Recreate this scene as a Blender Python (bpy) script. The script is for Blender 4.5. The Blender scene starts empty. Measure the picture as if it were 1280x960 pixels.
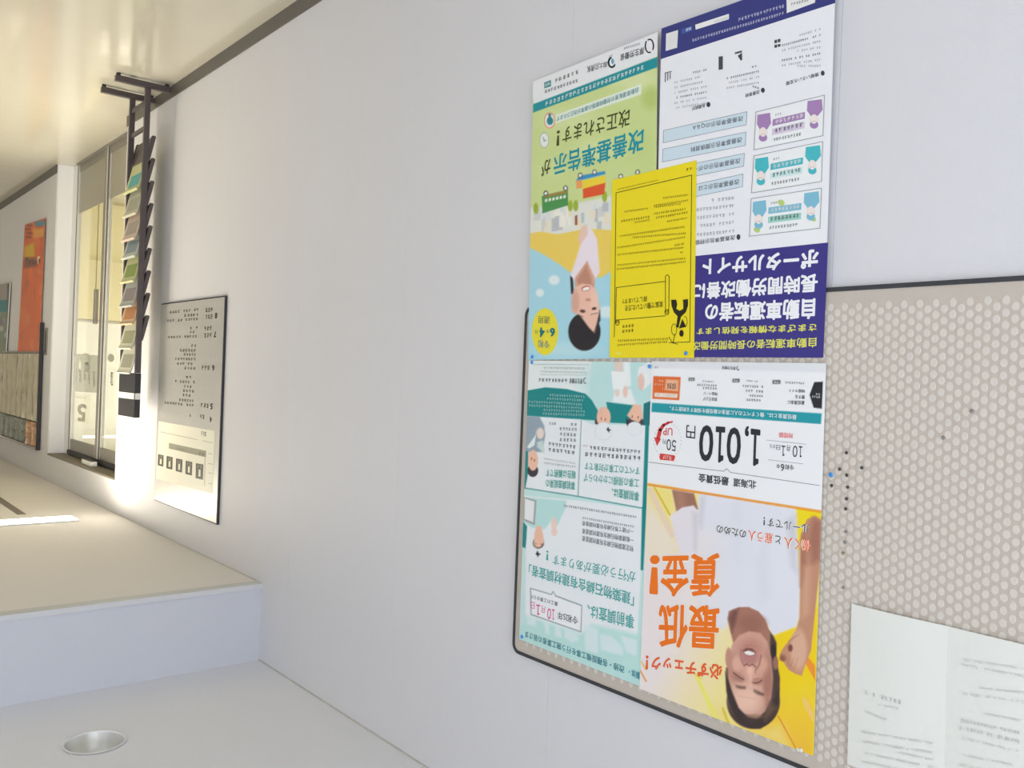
import bpy, bmesh, math, random
import numpy as np
from mathutils import Matrix, Vector
random.seed(7)
SC = bpy.context.scene
C = SC.collection

# ------------------------------------------------------------------ camera
# the photograph was taken with the phone upside down: the camera is rolled by about 182 degrees
F_PX, YAW, PIT, ROL = 1100.0, 0.876853214, 0.00351469417, 3.17971023
CAM_D, CAM_H = 1.5678, 1.5
def _axes():
    f = np.array([-math.cos(YAW)*math.cos(PIT), math.sin(YAW)*math.cos(PIT), math.sin(PIT)])
    r = np.cross(f, [0, 0, 1]); r /= np.linalg.norm(r); u = np.cross(r, f)
    return np.array([math.cos(ROL)*r+math.sin(ROL)*u, -math.sin(ROL)*r+math.cos(ROL)*u, f])
AX = _axes()
cam_data = bpy.data.cameras.new('camera'); cam = bpy.data.objects.new('camera', cam_data); C.objects.link(cam)
cam_data.sensor_width = 36; cam_data.lens = 36*F_PX/1280; cam_data.clip_start = 0.02
m = Matrix.Identity(4)
for i in range(3):
    m[i][0] = AX[0][i]; m[i][1] = AX[1][i]; m[i][2] = -AX[2][i]
m[0][3], m[1][3], m[2][3] = CAM_D, 0, CAM_H
cam.matrix_world = m
SC.camera = cam
# ------------------------------------------------------------------ world and exposure
w = bpy.data.worlds.new('world'); SC.world = w; w.use_nodes = True
w.node_tree.nodes['Background'].inputs[0].default_value = (0.72, 0.82, 1.0, 1)
w.node_tree.nodes['Background'].inputs[1].default_value = 1.0
vs = SC.view_settings
vs.view_transform = 'Standard'; vs.look = 'None'; vs.gamma = 1.0; vs.use_curve_mapping = False
vs.exposure = 0.0
# ------------------------------------------------------------------ main lights
def area(name, loc, rot, sx, sy, power, col):
    l = bpy.data.lights.new(name, 'AREA'); l.shape = 'RECTANGLE'; l.size = sx; l.size_y = sy
    l.energy = power; l.color = col
    o = bpy.data.objects.new(name, l); C.objects.link(o); o.location = loc; o.rotation_euler = rot
    return o
# daylight outside the front window (behind the camera) and the side window
area('daylight_front', (2.2, -3.3, 1.55), (math.radians(90), 0, 0), 3.4, 2.2, 150, (0.83, 0.86, 1.0))
area('daylight_side', (4.4, 0.2, 1.55), (math.radians(90), 0, math.radians(90)), 3.4, 2.0, 50, (0.86, 0.88, 1.0))
WARM = (1.0, 0.91, 0.76)

# ------------------------------------------------------------------ helpers
def px2dir(P):
    P = np.asarray(P, float)
    v = np.stack([(P[..., 0]-640)/F_PX, -(P[..., 1]-480)/F_PX, np.ones(P.shape[:-1])], -1)
    return v @ AX
ORG = np.array([CAM_D, 0, CAM_H])
def W(P, x=0.0):                       # point of the plane at distance x from the left wall
    d = px2dir(P); t = (x-CAM_D)/d[..., 0]
    return ORG + d*t[..., None]
def at_y(P, Y):
    d = px2dir(P); t = Y/d[..., 1]
    return ORG + d*t[..., None]

def srgb(c):
    c = np.asarray(c, float)/255.0
    return np.where(c <= .04045, c/12.92, ((c+.055)/1.055)**2.4)
PAPER_SEEN = srgb((222, 222, 230))
def ink(c):                            # printed colour: what the photo shows, divided by how white paper looks there
    return np.clip(srgb(c)/PAPER_SEEN*0.84, 0.004, 0.9)

def mat(name, col, rough=0.6, metal=0.0, noise=0.0, nscale=40, bump=0.0, bscale=200, spec=None, emit=None, estr=0):
    mt = bpy.data.materials.new(name); mt.use_nodes = True
    nt = mt.node_tree; b = nt.nodes['Principled BSDF']
    b.inputs['Base Color'].default_value = (*col, 1); b.inputs['Roughness'].default_value = rough
    b.inputs['Metallic'].default_value = metal
    if spec is not None: b.inputs['Specular IOR Level'].default_value = spec
    if emit: b.inputs['Emission Color'].default_value = (*emit, 1); b.inputs['Emission Strength'].default_value = estr
    tc = nt.nodes.new('ShaderNodeTexCoord')
    if noise:
        n = nt.nodes.new('ShaderNodeTexNoise'); n.inputs['Scale'].default_value = nscale; n.inputs['Detail'].default_value = 4
        nt.links.new(tc.outputs['Object'], n.inputs['Vector'])
        mx = nt.nodes.new('ShaderNodeMix'); mx.data_type = 'RGBA'
        mx.inputs[6].default_value = (*[max(0, c*(1-noise)) for c in col], 1)
        mx.inputs[7].default_value = (*[min(1, c*(1+noise)) for c in col], 1)
        nt.links.new(n.outputs['Fac'], mx.inputs[0]); nt.links.new(mx.outputs[2], b.inputs['Base Color'])
    if bump:
        n = nt.nodes.new('ShaderNodeTexNoise'); n.inputs['Scale'].default_value = bscale; n.inputs['Detail'].default_value = 3
        nt.links.new(tc.outputs['Object'], n.inputs['Vector'])
        bp = nt.nodes.new('ShaderNodeBump'); bp.inputs['Strength'].default_value = bump; bp.inputs['Distance'].default_value = 0.002
        nt.links.new(n.outputs['Fac'], bp.inputs['Height']); nt.links.new(bp.outputs['Normal'], b.inputs['Normal'])
    return mt
M = {}
M['wall'] = mat('wall_paint', (0.70, 0.695, 0.70), 0.55, noise=0.015, nscale=25, bump=0.25, bscale=350)
M['ceiling'] = mat('ceiling_board', (0.79, 0.80, 0.83), 0.85, noise=0.03, nscale=120, bump=0.5, bscale=400)
M['far_ceiling'] = mat('far_ceiling_board', (0.80, 0.77, 0.73), 0.75, noise=0.03, nscale=120, bump=0.4, bscale=400)
M['lip'] = mat('edge_strip', (0.62, 0.625, 0.62), 0.5, noise=0.02)
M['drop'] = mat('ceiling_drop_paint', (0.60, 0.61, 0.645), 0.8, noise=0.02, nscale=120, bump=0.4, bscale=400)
M['trim'] = mat('white_trim', (0.80, 0.80, 0.79), 0.45, noise=0.01)
M['base'] = mat('grey_vinyl_baseboard', (0.115, 0.105, 0.09), 0.45, noise=0.08, nscale=30)
M['dark'] = mat('dark_metal', (0.05, 0.045, 0.045), 0.45, noise=0.1, nscale=50)
M['rack'] = mat('rack_metal', (0.085, 0.068, 0.065), 0.42, 0.2, noise=0.1, nscale=50)
M['black'] = mat('black_panel', (0.022, 0.022, 0.024), 0.5, noise=0.1)
M['rubber'] = mat('charcoal_frame', (0.035, 0.038, 0.042), 0.5, noise=0.1)
M['alu'] = mat('brushed_aluminium', (0.62, 0.60, 0.54), 0.35, 0.5, noise=0.04, nscale=60)
M['greymetal'] = mat('grey_frame_metal', (0.27, 0.25, 0.21), 0.4, 0.3, noise=0.05)
M['board'] = mat('board_base', tuple(ink((183, 174, 167))), 0.7, noise=0.03, nscale=60, bump=0.2)
M['dots'] = mat('board_dots', tuple(ink((200, 193, 188))), 0.6, noise=0.02, nscale=60)
M['bare'] = mat('plain_paper', tuple(ink((216, 217, 216))), 0.7, noise=0.015, nscale=30, bump=0.3, bscale=60)
M['chrome'] = mat('lamp_reflector', (0.80, 0.80, 0.76), 0.36, 0.7, noise=0.03)
M['blue'] = mat('blue_pin', (0.03, 0.28, 0.72), 0.35, noise=0.03)
M['tack'] = mat('dark_tack', (0.07, 0.07, 0.055), 0.4, 0.3, noise=0.1)
M['tackgrey'] = mat('grey_tack', (0.26, 0.25, 0.23), 0.4, 0.3, noise=0.1)
M['tackgreen'] = mat('olive_tack', (0.24, 0.25, 0.12), 0.4, noise=0.1)
M['cream'] = mat('cream_panel', (0.80, 0.72, 0.42), 0.6, noise=0.02)
M['white'] = mat('white_board', (0.86, 0.85, 0.78), 0.6, noise=0.01)
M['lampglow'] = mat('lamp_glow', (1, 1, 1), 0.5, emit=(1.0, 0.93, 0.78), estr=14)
M['soffit'] = mat('door_head_board', (0.22, 0.19, 0.14), 0.6, noise=0.1, nscale=30)
M['film'] = mat('frosted_grey_film', (0.32, 0.30, 0.22), 0.35, noise=0.03)
def floor_mat():
    mt = mat('cream_polished_floor', (0.61, 0.575, 0.46), 0.09, noise=0.03, nscale=3)
    nt = mt.node_tree; b = nt.nodes['Principled BSDF']; b.inputs['Specular IOR Level'].default_value = 0.9
    tc = nt.nodes.new('ShaderNodeTexCoord')
    n = nt.nodes.new('ShaderNodeTexNoise'); n.inputs['Scale'].default_value = 9; n.inputs['Detail'].default_value = 2
    nt.links.new(tc.outputs['Object'], n.inputs['Vector'])
    bp = nt.nodes.new('ShaderNodeBump'); bp.inputs['Strength'].default_value = 0.10; bp.inputs['Distance'].default_value = 0.01
    nt.links.new(n.outputs['Fac'], bp.inputs['Height']); nt.links.new(bp.outputs['Normal'], b.inputs['Normal'])
    return mt
M['floor'] = floor_mat()
def print_mat(name='printed_ink', rough=0.42):
    mt = bpy.data.materials.new(name); mt.use_nodes = True; nt = mt.node_tree; b = nt.nodes['Principled BSDF']
    a = nt.nodes.new('ShaderNodeAttribute'); a.attribute_name = 'Col'; a.attribute_type = 'GEOMETRY'
    nt.links.new(a.outputs['Color'], b.inputs['Base Color']); b.inputs['Roughness'].default_value = rough
    b.inputs['Specular IOR Level'].default_value = 0.3
    return mt
M['print'] = print_mat()
def glass_mat():
    mt = bpy.data.materials.new('clear_glass'); mt.use_nodes = True; nt = mt.node_tree; nt.nodes.clear()
    o = nt.nodes.new('ShaderNodeOutputMaterial'); t = nt.nodes.new('ShaderNodeBsdfTransparent')
    g = nt.nodes.new('ShaderNodeBsdfGlossy'); g.inputs['Roughness'].default_value = 0.02
    t.inputs['Color'].default_value = (0.97, 0.975, 0.97, 1)
    lw = nt.nodes.new('ShaderNodeLayerWeight'); lw.inputs['Blend'].default_value = 0.5
    pw = nt.nodes.new('ShaderNodeMath'); pw.operation = 'POWER'; pw.inputs[1].default_value = 5
    f = nt.nodes.new('ShaderNodeMath'); f.operation = 'MULTIPLY_ADD'; f.inputs[1].default_value = 0.8; f.inputs[2].default_value = 0.03
    nt.links.new(lw.outputs['Facing'], pw.inputs[0]); nt.links.new(pw.outputs[0], f.inputs[0])
    mx = nt.nodes.new('ShaderNodeMixShader')
    nt.links.new(f.outputs[0], mx.inputs[0]); nt.links.new(t.outputs[0], mx.inputs[1]); nt.links.new(g.outputs[0], mx.inputs[2])
    nt.links.new(mx.outputs[0], o.inputs[0])
    return mt
M['glass'] = glass_mat()

def thing(name, label, cat, loc=(0, 0, 0), group=None, rotz=0):
    o = bpy.data.objects.new(name, None); C.objects.link(o); o.location = loc; o.rotation_euler = (0, 0, rotz)
    o.empty_display_size = 0.05
    o['label'] = label; o['category'] = cat
    if group: o['group'] = group
    return o
def tag(o, label, cat, group=None):
    o['label'] = label; o['category'] = cat
    if group: o['group'] = group
    return o
def link(name, me, material, parent=None, kind=None, label=None):
    o = bpy.data.objects.new(name, me); C.objects.link(o)
    if material is not None and len(me.materials) == 0: me.materials.append(material)
    if parent is not None:
        o.parent = parent
        if parent.parent is None: o.location = -parent.location if False else (0, 0, 0)
    if kind: o['kind'] = kind
    if label: o['label'] = label
    return o
class MB:
    """collects boxes, prisms and cylinders into one mesh; origin is taken off every point"""
    def __init__(s, org=(0, 0, 0)): s.v = []; s.f = []; s.o = np.array(org, float)
    def add(s, vs_, fs):
        n = len(s.v); s.v += [tuple(np.array(p, float)-s.o) for p in vs_]; s.f += [tuple(i+n for i in f) for f in fs]; return s
    def box(s, a, b):
        x0, y0, z0 = [min(a[i], b[i]) for i in range(3)]; x1, y1, z1 = [max(a[i], b[i]) for i in range(3)]
        return s.add([(x0, y0, z0), (x1, y0, z0), (x1, y1, z0), (x0, y1, z0), (x0, y0, z1), (x1, y0, z1), (x1, y1, z1), (x0, y1, z1)],
                     [(0, 3, 2, 1), (4, 5, 6, 7), (0, 1, 5, 4), (1, 2, 6, 5), (2, 3, 7, 6), (3, 0, 4, 7)])
    def prism(s, prof, y0, y1):        # profile of (x,z) points extruded along Y
        n = len(prof)
        return s.add([(x, y0, z) for x, z in prof]+[(x, y1, z) for x, z in prof],
                     [tuple(range(n-1, -1, -1)), tuple(range(n, 2*n))]+[(i, (i+1) % n, n+(i+1) % n, n+i) for i in range(n)])
    def slab(s, quad, th):             # wall-parallel polygon of points, thickened towards the wall
        n = len(quad); q = [np.array(p, float) for p in quad]; k = [p-np.array([th, 0, 0]) for p in q]
        a = sum((q[i][1]*q[(i+1) % n][2]-q[(i+1) % n][1]*q[i][2]) for i in range(n))
        if a < 0: q = q[::-1]; k = k[::-1]
        return s.add(q+k, [tuple(range(n)), tuple(range(2*n-1, n-1, -1))]+[(n+i, n+(i+1) % n, (i+1) % n, i) for i in range(n)])
    def cyl(s, c, axis, r, h, n=16, r2=None):
        r2 = r if r2 is None else r2
        ax = {'x': (0, 1, 2), 'y': (1, 2, 0), 'z': (2, 0, 1)}[axis]
        vs_ = []
        for rr, hh in ((r, 0), (r2, h)):
            for i in range(n):
                t = 2*math.pi*i/n; p = [0, 0, 0]; p[ax[0]] = c[ax[0]]+hh; p[ax[1]] = c[ax[1]]+rr*math.cos(t); p[ax[2]] = c[ax[2]]+rr*math.sin(t); vs_.append(p)
        return s.add(vs_, [tuple(range(n-1, -1, -1)), tuple(range(n, 2*n))]+[(i, (i+1) % n, n+(i+1) % n, n+i) for i in range(n)])
    def build(s, name, material, parent=None, kind=None, label=None, bevel=0):
        me = bpy.data.meshes.new(name); me.from_pydata(s.v, [], s.f); me.update()
        o = link(name, me, material, parent, kind, label)
        if bevel:
            b = o.modifiers.new('bevel', 'BEVEL'); b.width = bevel; b.segments = 2; b.limit_method = 'ANGLE'
        return o

# ------------------------------------------------------------------ printed matter
class Ink:
    """printed polygons and lettering of one sheet, each point of the photograph taken onto the sheet's plane"""
    def __init__(s, x, org, fr=(0, 0, 1), mapper=None):
        s.x = x; s.org = np.array(org, float); s.fr = fr; s.v = []; s.f = []; s.c = []; s.k = 0
        s.map = mapper or (lambda P, x: W(P, x)); s.nrm = np.array([1.0, 0, 0]) if mapper is None else None
    def frame(s, x0, y0, sc): s.fr = (x0, y0, sc); return s
    def px(s, P):
        P = np.asarray(P, float); return P/s.fr[2]+np.array([s.fr[0], s.fr[1]])
    def pt(s, P, layer=0):
        q = s.map(s.px(P), s.x)
        if s.nrm is not None: q = q+s.nrm*layer*0.00018
        else: q = q+np.array([0, -layer*0.0006, 0])
        return q-s.org
    def poly(s, P, col, layer=1):
        Q = s.pt(P, layer); a = 0
        n = len(s.v); s.v += [tuple(p) for p in Q]; idx = list(range(n, n+len(Q)))
        if s.nrm is not None:
            y, z = Q[:, 1], Q[:, 2]
            a = np.sum(y*np.roll(z, -1)-np.roll(y, -1)*z)
            if a < 0: idx = idx[::-1]
        s.f.append(tuple(idx)); s.c += [col]*len(Q); return s
    def line(s, P, col, wd, layer=2, close=False):
        P = [np.array(p, float) for p in P]
        if close: P = P+[P[0]]
        for a, b in zip(P[:-1], P[1:]):
            d = b-a; L = np.hypot(*d)
            if L < 1e-6: continue
            n = np.array([-d[1], d[0]])/L*wd/2; e = d/L*wd*0.3
            s.poly([a-e-n, b+e-n, b+e+n, a-e+n], col, layer)
        return s
    def ell(s, cx, cy, rx, ry, col, layer=2, rot=0, n=22):
        t = np.linspace(0, 2*math.pi, n, endpoint=False)
        X = rx*np.cos(t); Y = ry*np.sin(t); c_, s_ = math.cos(rot), math.sin(rot)
        return s.poly(np.stack([cx+X*c_-Y*s_, cy+X*s_+Y*c_], -1), col, layer)
    def ring(s, cx, cy, rx, ry, col, wd, layer=2, a0=0, a1=2*math.pi, n=22):
        t = np.linspace(a0, a1, n)
        return s.line([(cx+rx*math.cos(k), cy+ry*math.sin(k)) for k in t], col, wd, layer)
    def text(s, body, b0, b1, h, col, bold=0.0, layer=3, outline=None):
        """reading starts at b0 and ends at b1 on the real lower edge of the letters; h is their height"""
        if outline: s.text(body, b0, b1, h, outline[0], bold+outline[1], layer, None); layer += 1
        vs_, fs, w0 = glyphs(body, 0.0)
        O = s.pt(b0, layer); U = s.pt(b1, layer)-O
        V = s.pt((b0[0]-0.036*h, b0[1]+h), layer)-O
        e = bold*1.3/np.maximum(w0, .25); k = np.array([1-2*e[0], 1-2*e[1]])
        na = 1 if bold < .003 else (4 if bold < .012 else (8 if bold < .03 else 14))
        for i in range(na):
            t = 2*math.pi*(i+.5)/na; d = (np.array([math.cos(t), math.sin(t)])*e if na > 1 else 0)
            q = vs_*k+e+d if na > 1 else vs_
            n = len(s.v); P = O+q[:, :1]*U+q[:, 1:2]*V
            P = P+(s.nrm*i*.00001 if s.nrm is not None else np.array([0, -i*.00003, 0]))
            s.v += [tuple(p) for p in P]; s.f += [tuple(n+i for i in f) for f in fs]; s.c += [col]*len(P)
        return s
    def tiny(s, b0, b1, h, col, dens=1.0, layer=3, n=None):
        """a row of lettering too small to read: strokes of broken characters"""
        b0 = np.array(b0, float); b1 = np.array(b1, float); L = np.hypot(*(b1-b0)); n = n or max(2, int(L/(h*0.95)))
        u = (b1-b0)/n; v = np.array([-0.036*h, h])
        for i in range(n):
            if random.random() > dens: continue
            o = b0+u*(i+0.08)
            for k in range(random.choice((2, 3, 3))):
                t = (k+random.uniform(0, .3))/3; a, b = random.uniform(0, .25), random.uniform(.6, .84)
                s.poly([o+u*a+v*t, o+u*b+v*t, o+u*b+v*(t+.17), o+u*a+v*(t+.17)], col, layer)
            t = random.uniform(.15, .6)
            s.poly([o+u*t, o+u*(t+.16), o+u*(t+.16)+v, o+u*t+v], col, layer)
        return s
    def build(s, name, parent, label=None):
        me = bpy.data.meshes.new(name); me.from_pydata(s.v, [], s.f)
        at = me.color_attributes.new('Col', 'FLOAT_COLOR', 'POINT')
        arr = np.ones((len(s.v), 4)); arr[:, :3] = [ink(c) for c in s.c]
        at.data.foreach_set('color', arr.ravel()); me.update()
        return link(name, me, M['print'], parent, label=label)
_gc = {}
def glyphs(body, bold, _=False):
    key = (body, round(bold, 3))
    if key in _gc: return _gc[key]
    cu = bpy.data.curves.new('lettering', 'FONT'); cu.body = body; cu.offset = bold; cu.resolution_u = 3
    o = bpy.data.objects.new('lettering', cu); C.objects.link(o)
    dg = bpy.context.evaluated_depsgraph_get(); dg.update()
    me = bpy.data.meshes.new_from_object(o.evaluated_get(dg))
    v = np.zeros(len(me.vertices)*3); me.vertices.foreach_get('co', v); v = v.reshape(-1, 3)[:, :2]
    fs = [tuple(p.vertices) for p in me.polygons]
    lo = v.min(0); hi = v.max(0); v = (v-lo)/(hi-lo)
    bpy.data.objects.remove(o); bpy.data.meshes.remove(me); bpy.data.curves.remove(cu)
    _gc[key] = (v, fs, hi-lo); return _gc[key]

class Paint:
    """flat printed picture of one sheet, as coloured cells of about a millimetre"""
    def __init__(s, corners, base, step=1.0):
        a, b, c, d = [np.array(p, float) for p in corners]     # photo TL, TR, BR, BL
        nx = int(max(np.hypot(*(b-a)), np.hypot(*(c-d)))/step); ny = int(max(np.hypot(*(d-a)), np.hypot(*(c-b)))/step)
        S, T = np.meshgrid(np.linspace(0, 1, nx+1), np.linspace(0, 1, ny+1))
        S = S[..., None]; T = T[..., None]
        s.P = a*(1-S)*(1-T)+b*S*(1-T)+c*S*T+d*(1-S)*T
        s.col = np.ones(s.P.shape[:2]+(3,))*np.array(base, float); s.fr = (0, 0, 1)
    def frame(s, x0, y0, sc): s.fr = (x0, y0, sc); return s
    def _xy(s): return (s.P-np.array([s.fr[0], s.fr[1]]))*s.fr[2]
    def _mix(s, a, col):
        a = np.clip(a, 0, 1)[..., None]; s.col = s.col*(1-a)+np.array(col, float)*a; return s
    def poly(s, pts, col, soft=1.0, alpha=1.0):
        Q = s._xy(); X, Y = Q[..., 0], Q[..., 1]; inside = np.zeros(X.shape, bool); dist = np.full(X.shape, 1e9)
        n = len(pts)
        for i in range(n):
            x0, y0 = pts[i]; x1, y1 = pts[(i+1) % n]
            if y0 != y1:
                c = ((y0 > Y) != (y1 > Y)) & (X < (x1-x0)*(Y-y0)/(y1-y0)+x0); inside ^= c
            dx, dy = x1-x0, y1-y0; t = np.clip(((X-x0)*dx+(Y-y0)*dy)/(dx*dx+dy*dy+1e-9), 0, 1)
            dist = np.minimum(dist, np.hypot(X-x0-t*dx, Y-y0-t*dy))
        sd = np.where(inside, dist, -dist)/(soft*s.fr[2])
        return s._mix(np.clip(sd+.5, 0, 1)*alpha, col)
    def ell(s, cx, cy, rx, ry, col, soft=0.15, rot=0, alpha=1.0):
        Q = s._xy(); X, Y = Q[..., 0]-cx, Q[..., 1]-cy; c_, s_ = math.cos(rot), math.sin(rot)
        r = np.sqrt(((X*c_+Y*s_)/rx)**2+((-X*s_+Y*c_)/ry)**2)
        return s._mix(np.clip((1-r)/soft+.5, 0, 1)*alpha, col)
    def line(s, pts, col, wd, alpha=1.0, soft=1.0):
        Q = s._xy(); X, Y = Q[..., 0], Q[..., 1]; dist = np.full(X.shape, 1e9)
        for (x0, y0), (x1, y1) in zip(pts[:-1], pts[1:]):
            dx, dy = x1-x0, y1-y0; t = np.clip(((X-x0)*dx+(Y-y0)*dy)/(dx*dx+dy*dy+1e-9), 0, 1)
            dist = np.minimum(dist, np.hypot(X-x0-t*dx, Y-y0-t*dy))
        return s._mix(np.clip((wd/2-dist)/(soft*s.fr[2])+.5, 0, 1)*alpha, col)
    def grad(s, pts, c0, c1, p0, p1, soft=1.0):
        Q = s._xy(); d = np.array(p1, float)-np.array(p0, float)
        t = np.clip(((Q-np.array(p0))@d)/(d@d), 0, 1)[..., None]
        g = np.array(c0, float)*(1-t)+np.array(c1, float)*t
        old = s.col.copy(); s.poly(pts, (0, 0, 0), soft); a = 1-np.abs(s.col).sum(-1)/(np.abs(old).sum(-1)+1e-9)
        a = np.clip(a, 0, 1)[..., None]; s.col = old*(1-a)+g*a; return s
    def build(s, name, x, org, parent, label=None, bulge=0.0):
        Wp = W(s.P, x)-np.array(org, float); ny, nx = Wp.shape[:2]
        idx = np.arange(nx*ny).reshape(ny, nx)
        f = np.stack([idx[:-1, :-1], idx[:-1, 1:], idx[1:, 1:], idx[1:, :-1]], -1).reshape(-1, 4)
        q = Wp.reshape(-1, 3)
        e1 = q[f[0, 1]]-q[f[0, 0]]; e2 = q[f[0, 3]]-q[f[0, 0]]
        if np.cross(e1, e2)[0] < 0: f = f[:, ::-1]
        me = bpy.data.meshes.new(name); me.vertices.add(len(q)); me.vertices.foreach_set('co', q.ravel())
        me.loops.add(f.size); me.loops.foreach_set('vertex_index', f.ravel().astype(np.int32))
        me.polygons.add(len(f)); me.polygons.foreach_set('loop_start', np.arange(0, f.size, 4, dtype=np.int32))
        me.update(calc_edges=True); me.validate()
        at = me.color_attributes.new('Col', 'FLOAT_COLOR', 'POINT')
        arr = np.ones((len(q), 4)); arr[:, :3] = ink(s.col.reshape(-1, 3)); at.data.foreach_set('color', arr.ravel())
        return link(name, me, M['print'], parent, label=label)
def sheet_of(corners, x, root, material, name='paper', th=0.0004):
    o = np.array(root.location)
    b = MB(o); b.slab([W(c, x) for c in corners], th); return b.build(name, material, root)
def poster_root(name, corners, x, label, group=None):
    Q = np.array([W(c, x) for c in corners]); c = Q.mean(0); loc = (0.001, float(c[1]), float(Q[:, 2].min()))
    return thing(name, label, 'poster', loc, group)
# ================================================================== THE SETTING
ZN, ZF, YS = 2.703, 2.383, 3.465            # near ceiling, far ceiling, the step between them
XR, YB, YE = 4.3, -3.0, 13.0
DY0, DY1, DZ = 5.59, 7.335, 2.19             # door recess
def struct(b, name, material, kind='structure', **k): return b.build(name, material, None, kind, **k)
struct(MB().box((-3.6, YB, -0.12), (XR, YE, 0)), 'floor', M['floor'])
wl = MB()
wl.box((-0.16, YB, 0), (-0.006, DY0, ZN)); wl.box((-0.16, DY1, 0), (-0.006, YE, ZN)); wl.box((-0.16, DY0, DZ+.002), (-0.006, DY1, ZN))
wall_left = struct(wl, 'wall_left', M['wall'])
k = 0; seams = [0.924+0.765*i for i in range(-6, 7)]
ys = [YB]+[y for y in seams if y > YB+.2]+[DY0]
def panel(y0, y1, z0, z1):
    MB().box((-0.006, y0+.0003, z0), (0, y1-.0003, z1)).build('wall_panel', M['wall'], wall_left, bevel=0.0004)
for a, b in zip(ys[:-1], ys[1:]):
    if b <= YS: panel(a, b, 0, ZN)
    elif a < YS: panel(a, b, 0, ZN)
    else: panel(a, b, 0, ZF)
panel(DY0, DY1, DZ, ZF)
for i in range(7):
    a = DY1+0.81*i
    panel(a, min(a+0.81, YE), 0, ZF)
# other walls
wr = MB(); wr.box((XR, YB, 0), (XR+.12, YE, 0.55)); wr.box((XR, YB, 2.55), (XR+.12, YE, ZN)); wr.box((XR, YB, .55), (XR+.12, -1.5, 2.55)); wr.box((XR, 1.9, .55), (XR+.12, YE, 2.55))
struct(wr, 'wall_right', M['wall'])
wb = MB(); wb.box((-.16, YB-.12, 0), (XR, YB, .4)); wb.box((-.16, YB-.12, 2.62), (XR, YB, ZN)); wb.box((-.16, YB-.12, .4), (.5, YB, 2.62)); wb.box((3.9, YB-.12, .4), (XR, YB, 2.62))
struct(wb, 'wall_back', M['wall'])
struct(MB().box((-3.6, YE, 0), (XR, YE+.12, ZF)), 'wall_end', M['wall'])
def window(name, axis, p0, p1, q0, q1, z0, z1, n):
    fr = bpy.data.objects.new(name, None); C.objects.link(fr); fr['kind'] = 'structure'
    fr.location = ((p0+p1)/2, q0, z0) if axis == 'x' else (q0, (p0+p1)/2, z0)
    o = np.array(fr.location)
    def bx(a, b, za, zb, e=0):
        if axis == 'x': return MB(o).box((a, q0+e, za), (b, q1-e, zb))
        return MB(o).box((q0+e, a, za), (q1-e, b, zb))
    f = .05
    bx(p0, p1, z0, z0+f).build('window_frame', M['alu'], fr); bx(p0, p1, z1-f, z1).build('window_frame', M['alu'], fr)
    for i in range(n+1):
        c = p0+(p1-p0)*i/n; c = min(max(c, p0+f/2), p1-f/2)
        bx(c-f/2, c+f/2, z0+f, z1-f).build('window_frame', M['alu'], fr)
    for i in range(n):
        a = p0+(p1-p0)*i/n+f; b = p0+(p1-p0)*(i+1)/n-f
        bx(a-.02, b+.02, z0+f, z1-f, .026).build('pane', M['glass'], fr)
window('window_1', 'x', .5, 3.9, YB-.09, YB-.03, .4, 2.62, 3)
window('window_2', 'y', -1.5, 1.9, XR+.03, XR+.09, .55, 2.55, 3)

def holed_slab(b, x0, x1, y0, y1, z0, z1, hx, hy, r, pad=.2, n=40):
    for (a0, a1, c0, c1) in ((x0, x1, y0, hy-pad), (x0, x1, hy+pad, y1), (x0, hx-pad, hy-pad, hy+pad), (hx+pad, x1, hy-pad, hy+pad)):
        b.box((a0, c0, z0), (a1, c1, z1))
    vs_ = []; t = [2*math.pi*i/n for i in range(n)]
    for a in t:
        vs_.append((hx+r*math.cos(a), hy+r*math.sin(a), z0))
    for a in t:
        k = pad/max(abs(math.cos(a)), abs(math.sin(a))); vs_.append((hx+k*math.cos(a), hy+k*math.sin(a), z0))
    for a in t: vs_.append((hx+r*math.cos(a), hy+r*math.sin(a), z1))
    fs = []
    for i in range(n):
        j = (i+1) % n; fs.append((i, n+i, n+j, j)); fs.append((i, j, 2*n+j, 2*n+i))
    b.add(vs_, fs)
LX, LY = 0.765, 2.975
bn = MB(); holed_slab(bn, -.16, XR, YB, YS+.05, ZN, ZN+.1, LX, LY, .088)
struct(bn, 'ceiling', M['ceiling'])
struct(MB().box((-3.6, YS+.05, ZF), (XR, YE, ZF+.1)), 'ceiling', M['far_ceiling'])
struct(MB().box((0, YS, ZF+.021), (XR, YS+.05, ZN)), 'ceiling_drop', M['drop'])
struct(MB().box((0, YS-.006, ZF-.0005), (XR, YS+.055, ZF+.021)), 'trim_1', M['lip'], bevel=.001)
struct(MB().box((0.0005, YB, 0), (.007, DY0, .062)), 'baseboard_left', M['base'])
struct(MB().box((0.0005, DY1, 0), (.007, YE, .062)), 'baseboard_left', M['base'])
struct(MB().box((XR-.007, YB, 0), (XR, YE, .062)), 'baseboard_right', M['base'])
struct(MB().box((0, YE-.007, 0), (XR-.01, YE, .062)), 'baseboard_end', M['base'])
# thin shadow gap cover strips between wall and ceilings
struct(MB().box((0, YB, ZN-.004), (.004, YS, ZN)), 'trim_2', M['alu'])
struct(MB().box((0, YS+.06, ZF-.004), (.004, YE, ZF)), 'trim_3', M['alu'])
# linear slot of the far ceiling
struct(MB().box((.445, 5.72, ZF-.002), (.49, 9.5, ZF+.001)), 'trim_4', M['greymetal'])

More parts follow.
